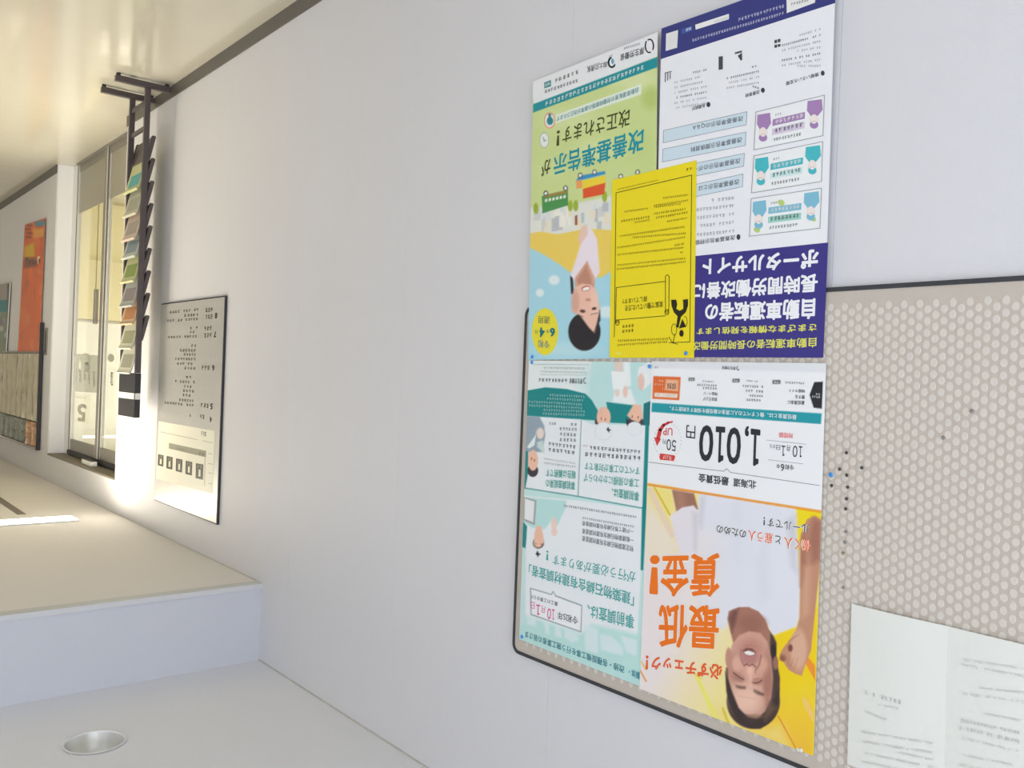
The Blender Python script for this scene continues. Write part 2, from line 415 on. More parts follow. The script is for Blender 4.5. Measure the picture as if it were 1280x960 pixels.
# ---- room behind the glass door
RY = 8.6
struct(MB().box((-3.6, RY, 0), (-.16, RY+.1, ZF)), 'wall_inner_end', M['white'])
struct(MB().box((-3.6, 4.6, 0), (-3.5, RY, ZF)), 'wall_inner_back', M['white'])
struct(MB().box((-3.6, 4.5, 0), (-.16, 4.6, ZF)), 'wall_inner_near', M['white'])
zc_ = float(at_y(np.array((97, 402.)), RY-.03)[2])
cr = MB().box((-2.4, RY-.045, 0), (-.17, RY-.0005, zc_))
t = thing('cream_cabinet', 'cream yellow cabinet run seen through the lower glass of the door', 'cabinet', (-1.2, RY-.02, 0))
o_ = np.array(t.location)
edges = [float(at_y(np.array((px_, 300.)), RY-.05)[0]) for px_ in (122, 131)]
xs_ = [-2.4, -1.9, -1.35]+sorted(edges)+[-.17]
MB(o_).box((-2.4, RY-.03, 0), (-.17, RY-.0005, zc_-.02)).build('body', M['cream'], t)
for a, b in zip(xs_[:-1], xs_[1:]):
    if b-a > .02: MB(o_).box((a+.004, RY-.05, .03), (b-.004, RY-.031, zc_-.025)).build('door', M['cream'], t, bevel=.002)
MB(o_).box((-2.41, RY-.055, zc_-.0195), (-.17, RY-.0005, zc_)).build('top', M['alu'], t)
area('inner_room_light', (-1.3, 6.9, ZF-.05), (0, 0, 0), 1.6, 2.6, 75, (1.0, 0.95, 0.78))

# ---- the glass door in its recess
dr = bpy.data.objects.new('door_1', None); C.objects.link(dr); dr['kind'] = 'structure'; dr.location = (-.12, (DY0+DY1)/2, 0)
do = np.array(dr.location)
XD = -.125
yy = lambda px_, py_=300.: float(W(np.array((px_, py_)), XD)[1])
MB(do).box((-.1599, DY1-.0095, 0), (-.0065, DY1-.0005, DZ)).build('jamb', M['trim'], dr)
MB(do).box((-.1599, DY0+.0005, 0), (-.0065, DY0+.0095, DZ)).build('jamb', M['trim'], dr)
MB(do).box((-.16, DY0+.01, DZ-.012), (.002, DY1-.01, DZ)).build('head_board', M['soffit'], dr)
MB(do).box((-.14, 7.208, 0), (-.11, 7.325, DZ-.013)).build('side_casing', M['trim'], dr)
MB(do).box((-.138, 7.196, 0.001), (-.112, 7.2075, 2.17)).build('gasket', M['black'], dr)
MB(do).box((-.15, DY0+.01, 0.0005), (-.095, 7.19, .012)).build('threshold', M['greymetal'], dr)
MB(do).box((-.15, DY0+.01, 2.14), (-.10, 7.19, 2.17)).build('track', M['black'], dr)
ym = yy(133.5)
def leaf(y0, y1, x0):
    r = bpy.data.objects.new('glass_leaf', None); C.objects.link(r); r.parent = dr
    r.location = np.array((x0, y0, 0))-do; o = np.array((x0, y0, 0))
    MB(o).box((x0-.012, y0, .012), (x0+.012, y0+.035, 2.14)).build('stile', M['alu'], r)
    MB(o).box((x0-.012, y1-.03, .012), (x0+.012, y1, 2.14)).build('stile', M['alu'], r)
    MB(o).box((x0-.010, y0+.035, .012), (x0+.010, y1-.03, .06)).build('bottom_rail', M['greymetal'], r)
    MB(o).box((x0-.010, y0+.035, 2.06), (x0+.010, y1-.03, 2.14)).build('top_rail', M['greymetal'], r)
    MB(o).box((x0-.003, y0+.035, .06), (x0+.003, y1-.03, 2.06)).build('pane', M['glass'], r)
    MB(o).box((x0+.0035, y0+.035, .06), (x0+.0045, y1-.03, .372)).build('frosted_film', M['film'], r)
    return r
l1 = leaf(ym+.035, 7.193, -.125); l2 = leaf(DY0+.02, ym-.03, -.125)
MB(do).box((-.145, ym-.03, 0.012), (-.105, ym+.035, 2.14)).build('mullion', M['greymetal'], dr)
MB(do).box((-.104, ym-.05, 0.012), (-.10, ym-.03, 2.14)).build('mullion', M['alu'], dr)
# handle bar of the first leaf
MB(do).box((-.10, ym+.05, .98), (-.075, ym+.085, 1.22)).build('door_handle', M['greymetal'], dr, bevel=.004)
def on_plane_z(P, z):
    d = px2dir(P); t_ = (z-CAM_H)/d[..., 2]; return ORG+d*t_[..., None]
q = on_plane_z(np.array(((105., 580.), (118., 583.))), DZ-.012)
t = thing('door_sensor', 'small white sensor box on the dark head board of the glass door', 'sensor', (float(q[:, 0].mean()), float(q[:, 1].mean()), DZ-.012))
so = np.array(t.location)
MB(so).box((so[0]-.02, so[1]-.12, DZ-.045), (so[0]+.02, so[1]+.12, DZ-.0125)).build('housing', M['white'], t, bevel=.004)
MB(so).box((so[0]-.015, so[1]-.10, DZ-.049), (so[0]+.015, so[1]+.10, DZ-.0455)).build('lens', M['black'], t)

# ================================================================== LAMPS
t = thing('recessed_downlight', 'round recessed downlight with silver reflector in the near ceiling', 'ceiling light', (LX, LY, ZN))
lo = np.array(t.location)
b = MB(lo); n = 40; prof = [(.094, -.003), (.088, -.004), (.0865, .0), (.083, .03), (.072, .075), (.05, .098)]
vs_ = [(LX+r*math.cos(2*math.pi*i/n), LY+r*math.sin(2*math.pi*i/n), ZN+z) for r, z in prof for i in range(n)]
ring_f = lambda a: [(a*n+i, a*n+(i+1) % n, (a+1)*n+(i+1) % n, (a+1)*n+i) for i in range(n)]
b.add(vs_, sum([ring_f(a) for a in range(2, 5)], [])); rf = b.build('reflector', M['chrome'], t)
b = MB(lo); b.add(vs_[:3*n], ring_f(0)+ring_f(1)); b.build('rim', M['trim'], t)
MB(lo).cyl((LX, LY, ZN+.096), 'z', .051, .004, 32).build('lamp_cover', M['white'], t)
for p in (rf,):
    for f in p.data.polygons: f.use_smooth = True

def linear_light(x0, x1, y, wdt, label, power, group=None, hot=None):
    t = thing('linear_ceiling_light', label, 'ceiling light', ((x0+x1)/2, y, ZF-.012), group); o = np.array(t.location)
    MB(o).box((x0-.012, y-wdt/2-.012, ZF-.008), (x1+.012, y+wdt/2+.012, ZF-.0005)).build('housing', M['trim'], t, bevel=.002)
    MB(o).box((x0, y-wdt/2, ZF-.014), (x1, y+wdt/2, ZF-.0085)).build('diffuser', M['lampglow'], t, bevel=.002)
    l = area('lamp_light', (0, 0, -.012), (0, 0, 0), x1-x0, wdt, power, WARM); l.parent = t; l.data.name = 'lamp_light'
    return t
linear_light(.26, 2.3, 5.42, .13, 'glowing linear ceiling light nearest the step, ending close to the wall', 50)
linear_light(1.6, 3.2, 9.6, .10, 'unseen linear ceiling light added further down the corridor', 7)  # out-of-view lamp, added to light the corridor beyond the door
linear_light(.5, 2.5, 11.4, .13, 'unseen linear ceiling light added at the far end of the corridor', 6)  # second added lamp, also out of view, for dim fill at the corridor end
sp = bpy.data.lights.new('wall_wash', 'SPOT'); sp.energy = 22; sp.color = (1.0, 0.93, 0.78); sp.spot_size = math.radians(92); sp.spot_blend = .2; sp.shadow_soft_size = .03
so_ = bpy.data.objects.new('wall_wash', sp); C.objects.link(so_); so_.location = (.085, 5.38, ZF-.03); so_.rotation_euler = (0, 0, 0)

# ================================================================== THE RACK
RYN, RYF, RX = 4.80, 5.06, .128
t = thing('brochure_rack', 'tall dark metal brochure rack on two T-shaped feet beside the wall', 'rack', (RX, (RYN+RYF)/2, 0))
ro = np.array(t.location)
for y in (RYN, RYF):
    f = MB(ro).box((.012, y-.014, .012), (.29, y+.014, .042)).build('foot', M['rack'], t, bevel=.002)
    for x in (.03, .275):
        p = bpy.data.objects.new('glide', None) if False else MB(ro).cyl((x, y, 0), 'z', .011, .0118, 12).build('glide', M['black'], f)
        p.location = (0, 0, 0)
    MB(ro).box((RX-.014, y-.010, .0425), (RX+.014, y+.010, 1.534)).build('post', M['rack'], t, bevel=.0015)
for z in (.10, .235):
    MB(ro).box((RX-.006, RYN+.0105, z), (RX+.006, RYF-.0105, z+.022)).build('crossbar', M['rack'], t)
TZ = [.294+.118*i for i in range(9)]
SL = .232                                # slope of the trays: out towards the room as they rise
for z in TZ:
    tr = MB(ro).prism([(.094, z), (.097, z-.001), (.097+SL*.12, z+.119), (.094+SL*.12, z+.12)], RYN+.0105, RYF-.0105).build('tray', M['rack'], t)
    MB(ro).prism([(.080, z+.022), (.082, z+.022), (.0965, z-.0035), (.0935, z-.003)], RYN+.0105, RYF-.0105).build('lip', M['rack'], tr)
    for y0, y1 in ((RYN-.010, RYN+.0095), (RYF-.0095, RYF+.010)):
        MB(ro).prism([(.080, z-.003), (.084, z-.009), (.097, z-.010), (.100, z-.004), (.114, z+.06), (.1135, z+.125), (.109, z+.125)], y0, y1).build('bracket', M['rack'], tr)
hd = MB(ro).box((.112, RYN-.012, 1.535), (.142, RYF+.012, 1.768)).build('header_box', M['black'], t, bevel=.002, label='black header box')
lb = MB(ro).box((.114, RYN-.0135, 1.640), (.140, RYN-.0122, 1.672)).build('header_label', M['bare'], hd)
lb = MB(ro).box((.1422, RYN-.004, 1.640), (.1432, RYF+.004, 1.672)).build('header_label', M['bare'], hd)
def ymap(Y):
    return lambda P, x: P
# brochures: each leans in its tray, upper edge towards the room
BC = [((186, 188, 136), 'yellow green'), ((186, 184, 162), 'pale grey'), ((196, 178, 160), 'beige pink'),
      ((178, 184, 172), 'grey green'), ((186, 186, 138), 'olive tinted'), ((168, 172, 164), 'mid grey'), ((205, 176, 140), 'white with orange'), ((200, 200, 176), 'cream'), ((204, 202, 182), 'off white')]
ACC = [(60, 150, 150), (150, 150, 130), (150, 140, 130), (120, 135, 140), (120, 140, 70), (130, 120, 120), (176, 122, 78), (150, 150, 120), (150, 150, 130)]
POSW = ['nearest its feet', 'second from the feet end', 'third from the feet end', 'fourth from the feet end', 'middle of the nine', 'fourth from the black header', 'third from the black header', 'second from the black header', 'right next to the black header']
def qmat(name, c): return mat(name, tuple(np.clip(srgb(c)*1.05, 0, .85)), .5, noise=.04, nscale=60)
for i, z in enumerate(TZ):
    c, nm = BC[i]; a = ACC[i]
    t = thing('brochure', f'{nm} brochure in the tall rack, {POSW[i]}', 'brochure', (.10, 4.93, z+.006), 'brochures in the rack')
    o = np.array(t.location)
    L_ = .285+.012*((i*7) % 3-1); th = .007
    def P2(f, e): return (.0925+SL*L_*f-e, z+.002+L_*f+e*SL)
    prof = [P2(0, 0), P2(.55, 0), P2(.93, 0), (P2(.985, 0)[0]+.004, P2(.985, 0)[1]), (P2(1, 0)[0]+.010, P2(1, 0)[1]-.004), (P2(1, th)[0]+.006, P2(1, th)[1]+.003), P2(.93, th), P2(0, th)]
    MB(o).prism(prof, RYN+.016, RYF-.016).build('pages', qmat('brochure_paper', c), t)
    MB(o).prism([P2(.66, -.0002), P2(.90, -.0002), P2(.90, -.0010), P2(.66, -.0010)], RYN+.030, RYF-.05).build('cover_picture', qmat('brochure_picture', a), t)

# ================================================================== THE GUIDE PLATE ON THE WALL
PC = [(203, 377), (283, 372), (269, 655), (191, 625)]
QP = np.array([W(np.array(p, float), .012) for p in PC])
y0, y1, z0, z1 = QP[[1, 2], 1].mean(), QP[[0, 3], 1].mean(), QP[:2, 2].mean(), QP[2:, 2].mean()
t = thing('floor_guide_plate', 'tall pale metal floor guide plate with small lettering on the wall beside the rack', 'sign', (.001, (y0+y1)/2, z0))
o = np.array(t.location)
M['plate'] = mat('satin_plate', (.58, .57, .53), .38, .35, noise=.03, nscale=20)
MB(o).box((.0005, y0, z0), (.0105, y1, z1)).build('frame', M['black'], t)
MB(o).box((.0106, y0+.006, z0+.006), (.012, y1-.006, z1-.006)).build('plate', M['plate'], t)
k = Ink(.0122, o).frame(180, 360, 6)
g = (92, 88, 74)
def rows(k, L, col, h, dens=.95, layer=3):
    for b0, b1 in L: k.tiny(b0, b1, h, col, dens, layer)
rows(k, [((412, 152), (172, 175)), ((410, 190), (300, 197)), ((408, 222), (172, 238)), ((405, 287), (345, 292)), ((402, 320), (342, 322)), ((400, 352), (178, 362)), ((395, 423), (352, 423)), ((392, 458), (266, 458)), ((392, 490), (296, 488)), ((390, 524), (232, 522)), ((390, 560), (245, 558)), ((388, 594), (300, 592)),
         ((382, 662), (312, 658)), ((384, 698), (230, 690)), ((380, 732), (300, 728)), ((380, 766), (288, 760)), ((378, 798), (285, 792)), ((376, 838), (262, 828)), ((376, 872), (150, 848)), ((375, 950), (338, 945))], g, 20, .85)
for b0, b1 in [((520, 145), (460, 150)), ((520, 198), (458, 202)), ((512, 282), (450, 290)), ((510, 335), (450, 340)), ((498, 582), (432, 582)), ((488, 868), (425, 860)), ((478, 955), (415, 948))]:
    k.tiny(b0, b1, 34, g, .95, n=3)
for (x_, y_, dgt) in ((541, 185, '8'), (533, 325, '7'), (520, 578, '6'), (507, 865, '5')):
    k.text(dgt, (x_+10, y_), (x_-8, y_), 45, (70, 66, 55), .03)
k.frame(180, 500, 6)
k.text('4', (512, 125), (494, 123), 45, (70, 66, 55), .03)
k.poly([(110, 158), (530, 232), (515, 705), (90, 592)], (226, 224, 212), 1)
k.line([(120, 238), (400, 298)], (140, 136, 120), 3, 2); k.line([(440, 305), (515, 322)], (140, 136, 120), 3, 2)
k.poly([(188, 322), (468, 382), (466, 430), (186, 364)], (150, 147, 132), 2)
k.line([(458, 420), (455, 640)], (165, 162, 148), 5, 2)
for yv in (405, 480, 550, 628): k.line([(485, yv-4), (512, yv+2)], (150, 147, 132), 4, 2)
k.tiny((470, 240), (430, 232), 36, g, .9, n=3); k.tiny((455, 400), (412, 390), 20, (90, 86, 72)); k.tiny((300, 368), (240, 355), 12, (110, 106, 90))
for x_, y_, s_ in ((127, 452, 42), (193, 470, 46), (265, 490, 48), (338, 510, 50), (418, 535, 56)):
    h_ = s_*1.02
    k.poly([(x_-s_/2, y_-h_-4), (x_+s_/2, y_-h_+6), (x_+s_/2-3, y_+h_+6), (x_-s_/2-3, y_+h_-6)], (74, 70, 58), 2)
    k.poly([(x_-7, y_-h_*.25), (x_+7, y_-h_*.22), (x_+6, y_+h_*.7), (x_-9, y_+h_*.66)], (215, 212, 196), 3)
    k.tiny((x_+s_*.35, y_-h_*.8), (x_-s_*.35, y_-h_*.85), 26, (150, 146, 130), 1, n=2)
k.build('lettering', t)
# ================================================================== NOTICE BOARD
BY0, BY1, BZ0, BZ1 = 0.02, 1.826, 1.296, 2.238
t = thing('notice_board', 'long beige notice board with a dot pattern and thin charcoal frame on the wall', 'notice board', (.001, .92, BZ0))
o = np.array(t.location)
def rrect(y0, y1, z0, z1, r, n=6):
    P = []
    for cy, cz, a0 in ((y1-r, z1-r, 0), (y0+r, z1-r, 90), (y0+r, z0+r, 180), (y1-r, z0+r, 270)):
        for i in range(n+1):
            a = math.radians(a0+90*i/n); P.append((cy+r*math.cos(a), cz+r*math.sin(a)))
    return P
fo = rrect(BY0, BY1, BZ0, BZ1, .026); fi = rrect(BY0+.0085, BY1-.0085, BZ0+.0085, BZ1-.0085, .018)
n = len(fo); b = MB(o)
vs_ = [(.0005, y, z) for y, z in fo]+[(.0125, y, z) for y, z in fo]+[(.0135, y+(.0015 if y < .9 else -.0015), z+(.0015 if z < 1.7 else -.0015)) for y, z in fo]+[(.0125, y, z) for y, z in fi]+[(.009, y, z) for y, z in fi]
fs = []
for a in range(4):
    for i in range(n):
        j = (i+1) % n; fs.append((a*n+i, a*n+j, (a+1)*n+j, (a+1)*n+i))
b.add(vs_, fs); b.build('frame', M['rubber'], t)
MB(o).box((.001, BY0+.006, BZ0+.006), (.0105, BY1-.006, BZ1-.006)).build('panel', M['board'], t)
# embossed dots in a staggered lattice
vv, ff = [], []; CP, RPZ = .0144, .0209; nc = int((BY1-BY0-.06)/CP)
rnd = random.Random(3)
for c in range(nc):
    y = BY0+.034+c*CP
    for r_ in range(42):
        z = BZ0+.039+r_*RPZ+(RPZ/2 if c % 2 else 0)
        if z > BZ1-.03: continue
        a0 = len(vv); ry, rz = .0063+rnd.uniform(-.0003, .0003), .0080+rnd.uniform(-.0004, .0004)
        for q_, (sc_, xx) in enumerate(((1, .0104), (.9, .0111))):
            for i in range(8):
                a = 2*math.pi*(i+.5)/8; vv.append((xx-o[0], y+ry*sc_*math.cos(a)-o[1], z+rz*sc_*math.sin(a)-o[2]))
        ff.append(tuple(a0+8+i for i in range(8))); ff += [(a0+i, a0+(i+1) % 8, a0+8+(i+1) % 8, a0+8+i) for i in range(8)]
me = bpy.data.meshes.new('dot_pattern'); me.from_pydata(vv, [], ff); link('dot_pattern', me, M['dots'], t, kind='stuff')

XB = .0150                              # plane of the sheets pinned on the board
Wt, Bk = (222, 223, 230), (38, 40, 46)
# ---------------------------------------------------------------- poster A : green
A_ = [(666.4, 101.9), (822, 40), (818.5, 447), (660, 450)]
xA = XB; t = poster_root('working_hours_poster', A_, xA, 'green and sky blue poster with a smiling dark-haired woman, overhanging the board frame', 'notice posters'); o = np.array(t.location)
sheet_of(A_, xA-.0003, t, M['bare'])
p = Paint(A_, (193, 206, 142)); Z1 = (640, 40, 4.364); Z2 = (640, 240, 4.364)
p.frame(*Z1)
for cx, cy, rx, ry, c in ((650, 250, 130, 60, (208, 216, 168)), (300, 480, 160, 60, (202, 213, 160)), (180, 760, 80, 60, (196, 210, 150)), (700, 640, 80, 90, (188, 203, 134)), (480, 640, 130, 50, (204, 214, 160)), (760, 360, 50, 60, (172, 190, 110))):
    p.ell(cx, cy, rx, ry, c, soft=.9, alpha=.8)
p.poly([(90, 250), (810, -20), (800, 130), (120, 395)], (221, 222, 228))
p.poly([(115, 394), (805, 131), (803, 188), (115, 440)], (30, 138, 150))
p.poly([(240, 452), (705, 283), (705, 340), (240, 497)], (214, 224, 214))
p.ell(205, 483, 30, 44, (222, 140, 120)); p.ell(205, 483, 25, 37, (225, 226, 226)); p.ell(207, 485, 18, 22, (40, 130, 140))
p.poly([(198, 445), (212, 445), (214, 480), (200, 480)], (40, 130, 140))
p.ell(176, 590, 26, 44, (168, 174, 170)); p.ell(176, 590, 22, 38, (222, 224, 224)); p.line([(176, 595), (170, 575)], (110, 120, 110), 4); p.line([(176, 595), (186, 590)], (110, 120, 110), 4)
# vehicles
p.frame(*Z2)
p.poly([(90, 85), (300, 70), (545, 20), (560, 230), (90, 230)], (216, 216, 210), soft=3)
rs = random.Random(5)
for i in range(34):
    x_ = rs.uniform(105, 525); y_ = rs.uniform(100, 215); w_ = rs.uniform(14, 40); h_ = rs.uniform(30, 70)
    g_ = rs.choice(((228, 224, 218), (198, 198, 200), (178, 180, 186), (222, 210, 190), (206, 212, 216)))
    p.poly([(x_, y_-h_), (x_+w_, y_-h_-4), (x_+w_, y_), (x_, y_+3)], g_, alpha=.9)
for x_, y_ in ((130, 90), (348, 75), (505, 25), (318, 75)): p.ell(x_, y_, 14, 30, (150, 172, 60), .3)
p.poly([(343, 130), (357, 125), (357, 180), (343, 180)], (150, 90, 70))
p.frame(*Z1)
p.poly([(163, 895), (305, 862), (306, 945), (165, 990)], (74, 140, 80)); p.poly([(178, 890), (300, 862), (300, 880), (178, 905)], (150, 130, 70))
for i in range(6): p.poly([(180+i*20, 912-i*4), (193+i*20, 909-i*4), (193+i*20, 925-i*4), (180+i*20, 928-i*4)], (220, 226, 214))
p.poly([(350, 810), (365, 785), (508, 758), (510, 775), (365, 812)], (60, 140, 190)); p.poly([(350, 812), (380, 805), (384, 850), (352, 855)], (225, 150, 90))
p.poly([(383, 812), (510, 782), (510, 822), (385, 857)], (226, 200, 60)); p.poly([(386, 856), (510, 822), (503, 885), (388, 908)], (214, 84, 48))
for cx, cy in ((185, 880), (292, 852), (372, 782), (450, 765), (593, 788), (685, 765)):
    p.ell(cx, cy, 13, 15, (70, 76, 80)); p.ell(cx, cy, 8, 9, (220, 220, 220))
# yellow field, sky, clouds
p.frame(*Z2)
p.poly([(90, 228), (160, 215), (250, 232), (400, 200), (545, 208), (545, 460), (90, 460)], (226, 196, 96), soft=2)
p.poly([(90, 300), (180, 345), (260, 395), (320, 440), (480, 470), (545, 430), (560, 950), (70, 950)], (160, 204, 222), soft=2)
p.ell(230, 480, 30, 26, (214, 226, 230), .5); p.ell(152, 550, 22, 22, (214, 226, 230), .5); p.ell(520, 655, 60, 32, (205, 222, 230), .5); p.ell(300, 860, 150, 40, (176, 212, 224), .9)
# the woman (flat printed portrait)
p.poly([(405, 180), (440, 210), (465, 260), (478, 440), (448, 480), (335, 482), (318, 455), (345, 380), (378, 270)], (226, 214, 226), soft=2)
p.poly([(380, 190), (410, 175), (415, 230), (372, 290), (360, 250)], (222, 190, 180), soft=2)
p.ell(395, 762, 88, 104, (40, 38, 44), .08); p.poly([(317, 455), (332, 470), (338, 560), (322, 555)], (44, 42, 48)); p.poly([(432, 455), (446, 462), (448, 500), (436, 480)], (70, 60, 60))
p.poly([(342, 470), (410, 375), (452, 470), (450, 540), (345, 540)], (208, 158, 140), soft=2)
p.poly([(352, 480), (405, 398), (432, 470), (440, 520), (372, 540)], (178, 126, 108), soft=4, alpha=.8)
p.poly([(330, 560), (345, 520), (380, 500), (430, 505), (462, 545), (478, 620), (474, 700), (450, 770), (420, 740), (370, 672), (326, 652)], (226, 182, 166), soft=2)
p.ell(345, 600, 22, 60, (200, 150, 134), .7, alpha=.7); p.ell(450, 600, 20, 70, (232, 192, 178), .7, alpha=.8)
p.poly([(440, 780), (482, 700), (480, 640), (462, 720), (448, 760)], (48, 42, 46), soft=2)
p.ell(403, 526, 25, 15, (190, 108, 106), .3, rot=-.25); p.ell(404, 528, 20, 9, (238, 232, 228), .25, rot=-.25)
p.ell(415, 588, 15, 9, (196, 142, 128), .6); p.ell(385, 650, 15, 9, (88, 60, 60), .5, rot=.15); p.ell(448, 636, 13, 8, (88, 60, 60), .5, rot=-.2)
p.line([(432, 668), (466, 660)], (120, 90, 80), 6, .6); p.line([(362, 672), (388, 680)], (100, 70, 66), 5, .6)
p.ell(180, 762, 72, 128, (222, 208, 56), .03)
p.build('artwork', xA, o, t)
k = Ink(xA, o).frame(*Z1)
TE, OL = (26, 140, 158), (66, 70, 30)
k.text('改善基準告示', (722, 520), (230, 672), 132, TE, .014); k.text('が', (212, 690), (163, 708), 84, OL, .012)
k.text('改正されます', (645, 415), (278, 520), 98, OL, .008); k.text('！', (262, 535), (245, 540), 84, OL, .01)
k.text('自動車運転者の労働時間等の基準が改正されます', (690, 300), (245, 462), 30, (40, 120, 140), .0)
k.tiny((722, 178), (180, 383), 24, (214, 230, 230))
k.text('厚生労働省', (722, 80), (592, 122), 40, (70, 70, 80), .01); k.text('国土交通省', (520, 160), (412, 195), 30, (90, 90, 100), .01)
k.ring(748, 76, 20, 36, (60, 80, 160), 7, a0=1.2, a1=3.9); k.ring(752, 76, 20, 36, (200, 60, 60), 7, a0=4.2, a1=6.9)
k.ring(545, 166, 18, 26, (120, 170, 190), 9, a0=.4, a1=4.6); k.ell(549, 160, 8, 14, (100, 160, 185))
k.tiny((700, 58), (610, 85), 12, (150, 150, 160)); k.tiny((550, 120), (530, 128), 12, (150, 150, 160)); k.tiny((480, 165), (410, 188), 10, (150, 150, 160))
k.tiny((365, 205), (230, 258), 22, (130, 130, 134)); k.tiny((362, 255), (178, 318), 18, (120, 120, 124))
k.poly([(213, 262), (176, 276), (176, 308), (213, 296)], (40, 130, 140)); k.text('検索', (209, 270), (180, 282), 20, (225, 230, 230))
k.frame(*Z2)
k.text('令和', (207, 812), (145, 806), 42, (40, 110, 150)); k.text('6', (236, 742), (208, 741), 48, (24, 110, 120), .03); k.text('年', (202, 750), (188, 749), 20, (60, 120, 120))
k.text('4', (180, 740), (152, 738), 54, (24, 110, 120), .03); k.text('月', (142, 752), (128, 751), 20, (60, 120, 120)); k.text('適用', (208, 678), (146, 676), 42, (70, 100, 90))
k.build('lettering', t)

# ---------------------------------------------------------------- poster B : blue portal site
B_ = [(827, 35.6), (1045, -41), (1029, 447), (817.5, 446)]
xB_ = XB+.0006; t = poster_root('portal_site_poster', B_, xB_, 'white poster with navy bands, big white heading and three small picture cards', 'notice posters'); o = np.array(t.location)
sheet_of(B_, xB_, t, mat('poster_paper', tuple(ink((224, 225, 234))), .45, noise=.01, nscale=30, bump=.15, bscale=20))
NV = (58, 52, 128)
k = Ink(xB_, o).frame(820, 0, 5.333)
k.poly([(37.3, 190), (1200, -219), (1195, 20), (30, 395)], (54, 58, 122))
k.poly([(262, 165), (487, 92), (487, 128), (265, 198)], (224, 224, 226), 2); k.tiny((482, 112), (390, 140), 12, (170, 170, 180))
k.poly([(170, 195), (243, 172), (243, 205), (172, 228)], (62, 84, 158), 2); k.text('検索', (236, 178), (200, 190), 22, (215, 222, 236))
k.poly([(68, 225), (148, 200), (142, 318), (65, 340)], (216, 216, 220), 2)
k.tiny((855, 78), (240, 262), 19, (196, 198, 226)); k.tiny((858, 28), (548, 122), 22, (196, 198, 226))
k.poly([(870, -60), (1080, -130), (1060, 18), (872, 88)], (222, 222, 224), 2); k.tiny((1020, -10), (900, 22), 18, (120, 120, 124))
LT, MD = (178, 180, 188), (120, 124, 130)
def col_(hd, b0, b1, h, bul, rws):
    k.ell(bul[0], bul[1], 13, 17, (60, 62, 70)); k.text(hd, b0, b1, h, (86, 88, 96), .01)
    for a, b_, hh, d_ in rws: k.tiny(a, b_, hh, random.choice((LT, LT, MD)), d_)
col_('情報いろいろ宝箱', (1088, 480), (868, 545), 28, (1112, 488), [((1100, 185+i*0+i*41), (838 if i % 3 else 940, 265+i*33-(0 if i % 3 else 30)), 15, .8) for i in range(7)])
col_('改善事例', (692, 598), (598, 624), 28, (713, 602), [((690, 430+i*38), (470 if i % 4 else 640, 485+i*32-(0 if i % 4 else 45)), 14, .8) for i in range(5)])
col_('各種統計', (330, 688), (240, 712), 28, (350, 697), [((340, 458+i*37), (120 if i else 230, 512+i*34-(0 if i else 30)), 14, .8) for i in range(7)])
for (x_, y_, w_, h_) in ((790, 268, 18, 22), (812, 262, 18, 22), (790, 300, 18, 20), (812, 296, 18, 18), (418, 378, 28, 88)): k.poly([(x_, y_), (x_+w_, y_-4), (x_+w_, y_+h_-4), (x_, y_+h_)], (70, 72, 78), 2)
k.poly([(526, 350), (574, 336), (572, 350), (526, 362)], (80, 82, 88), 2); k.poly([(545, 372), (574, 352), (575, 398), (566, 405)], (70, 72, 78), 2)
for x_ in (64, 80, 96): k.line([(x_, 485), (x_-2, 545-(x_-64)*.6)], (110, 110, 118), 7)
k.line([(60, 488), (104, 476)], (110, 110, 118), 6)
LB, GR = (196, 212, 226), (120, 126, 138)
def bar(P, s, b0, b1, h):
    k.poly(P, LB, 1); k.line(P, GR, 3, 2, close=True)
    k.text(s, b0, b1, h, (88, 92, 104), .006)
bar([(50, 870), (607, 745), (602, 832), (48, 952)], '改善基準告示のQ＆A', (580, 770), (245, 835), 38)
k.frame(820, 150, 5.333)
bar([(45, 195), (600, 80), (597, 170), (43, 280)], '改善基準告示関係資料', (573, 112), (232, 180), 38)
bar([(40, 335), (590, 222), (585, 308), (38, 420)], '改善基準告示のポイント', (562, 252), (190, 325), 38)
bar([(36, 480), (580, 360), (577, 445), (34, 560)], '改善基準告示とは', (555, 392), (283, 440), 38)
k.ell(550, 780, 13, 19, (60, 62, 70)); k.text('改善基準告示特設サイト', (528, 765), (172, 815), 34, (86, 88, 96), .01)
for i, yv in enumerate((508, 560, 615, 670, 728)): k.tiny((525, yv), (270 if i else 345, yv+(28 if i else 20)), 22, LT, .85)
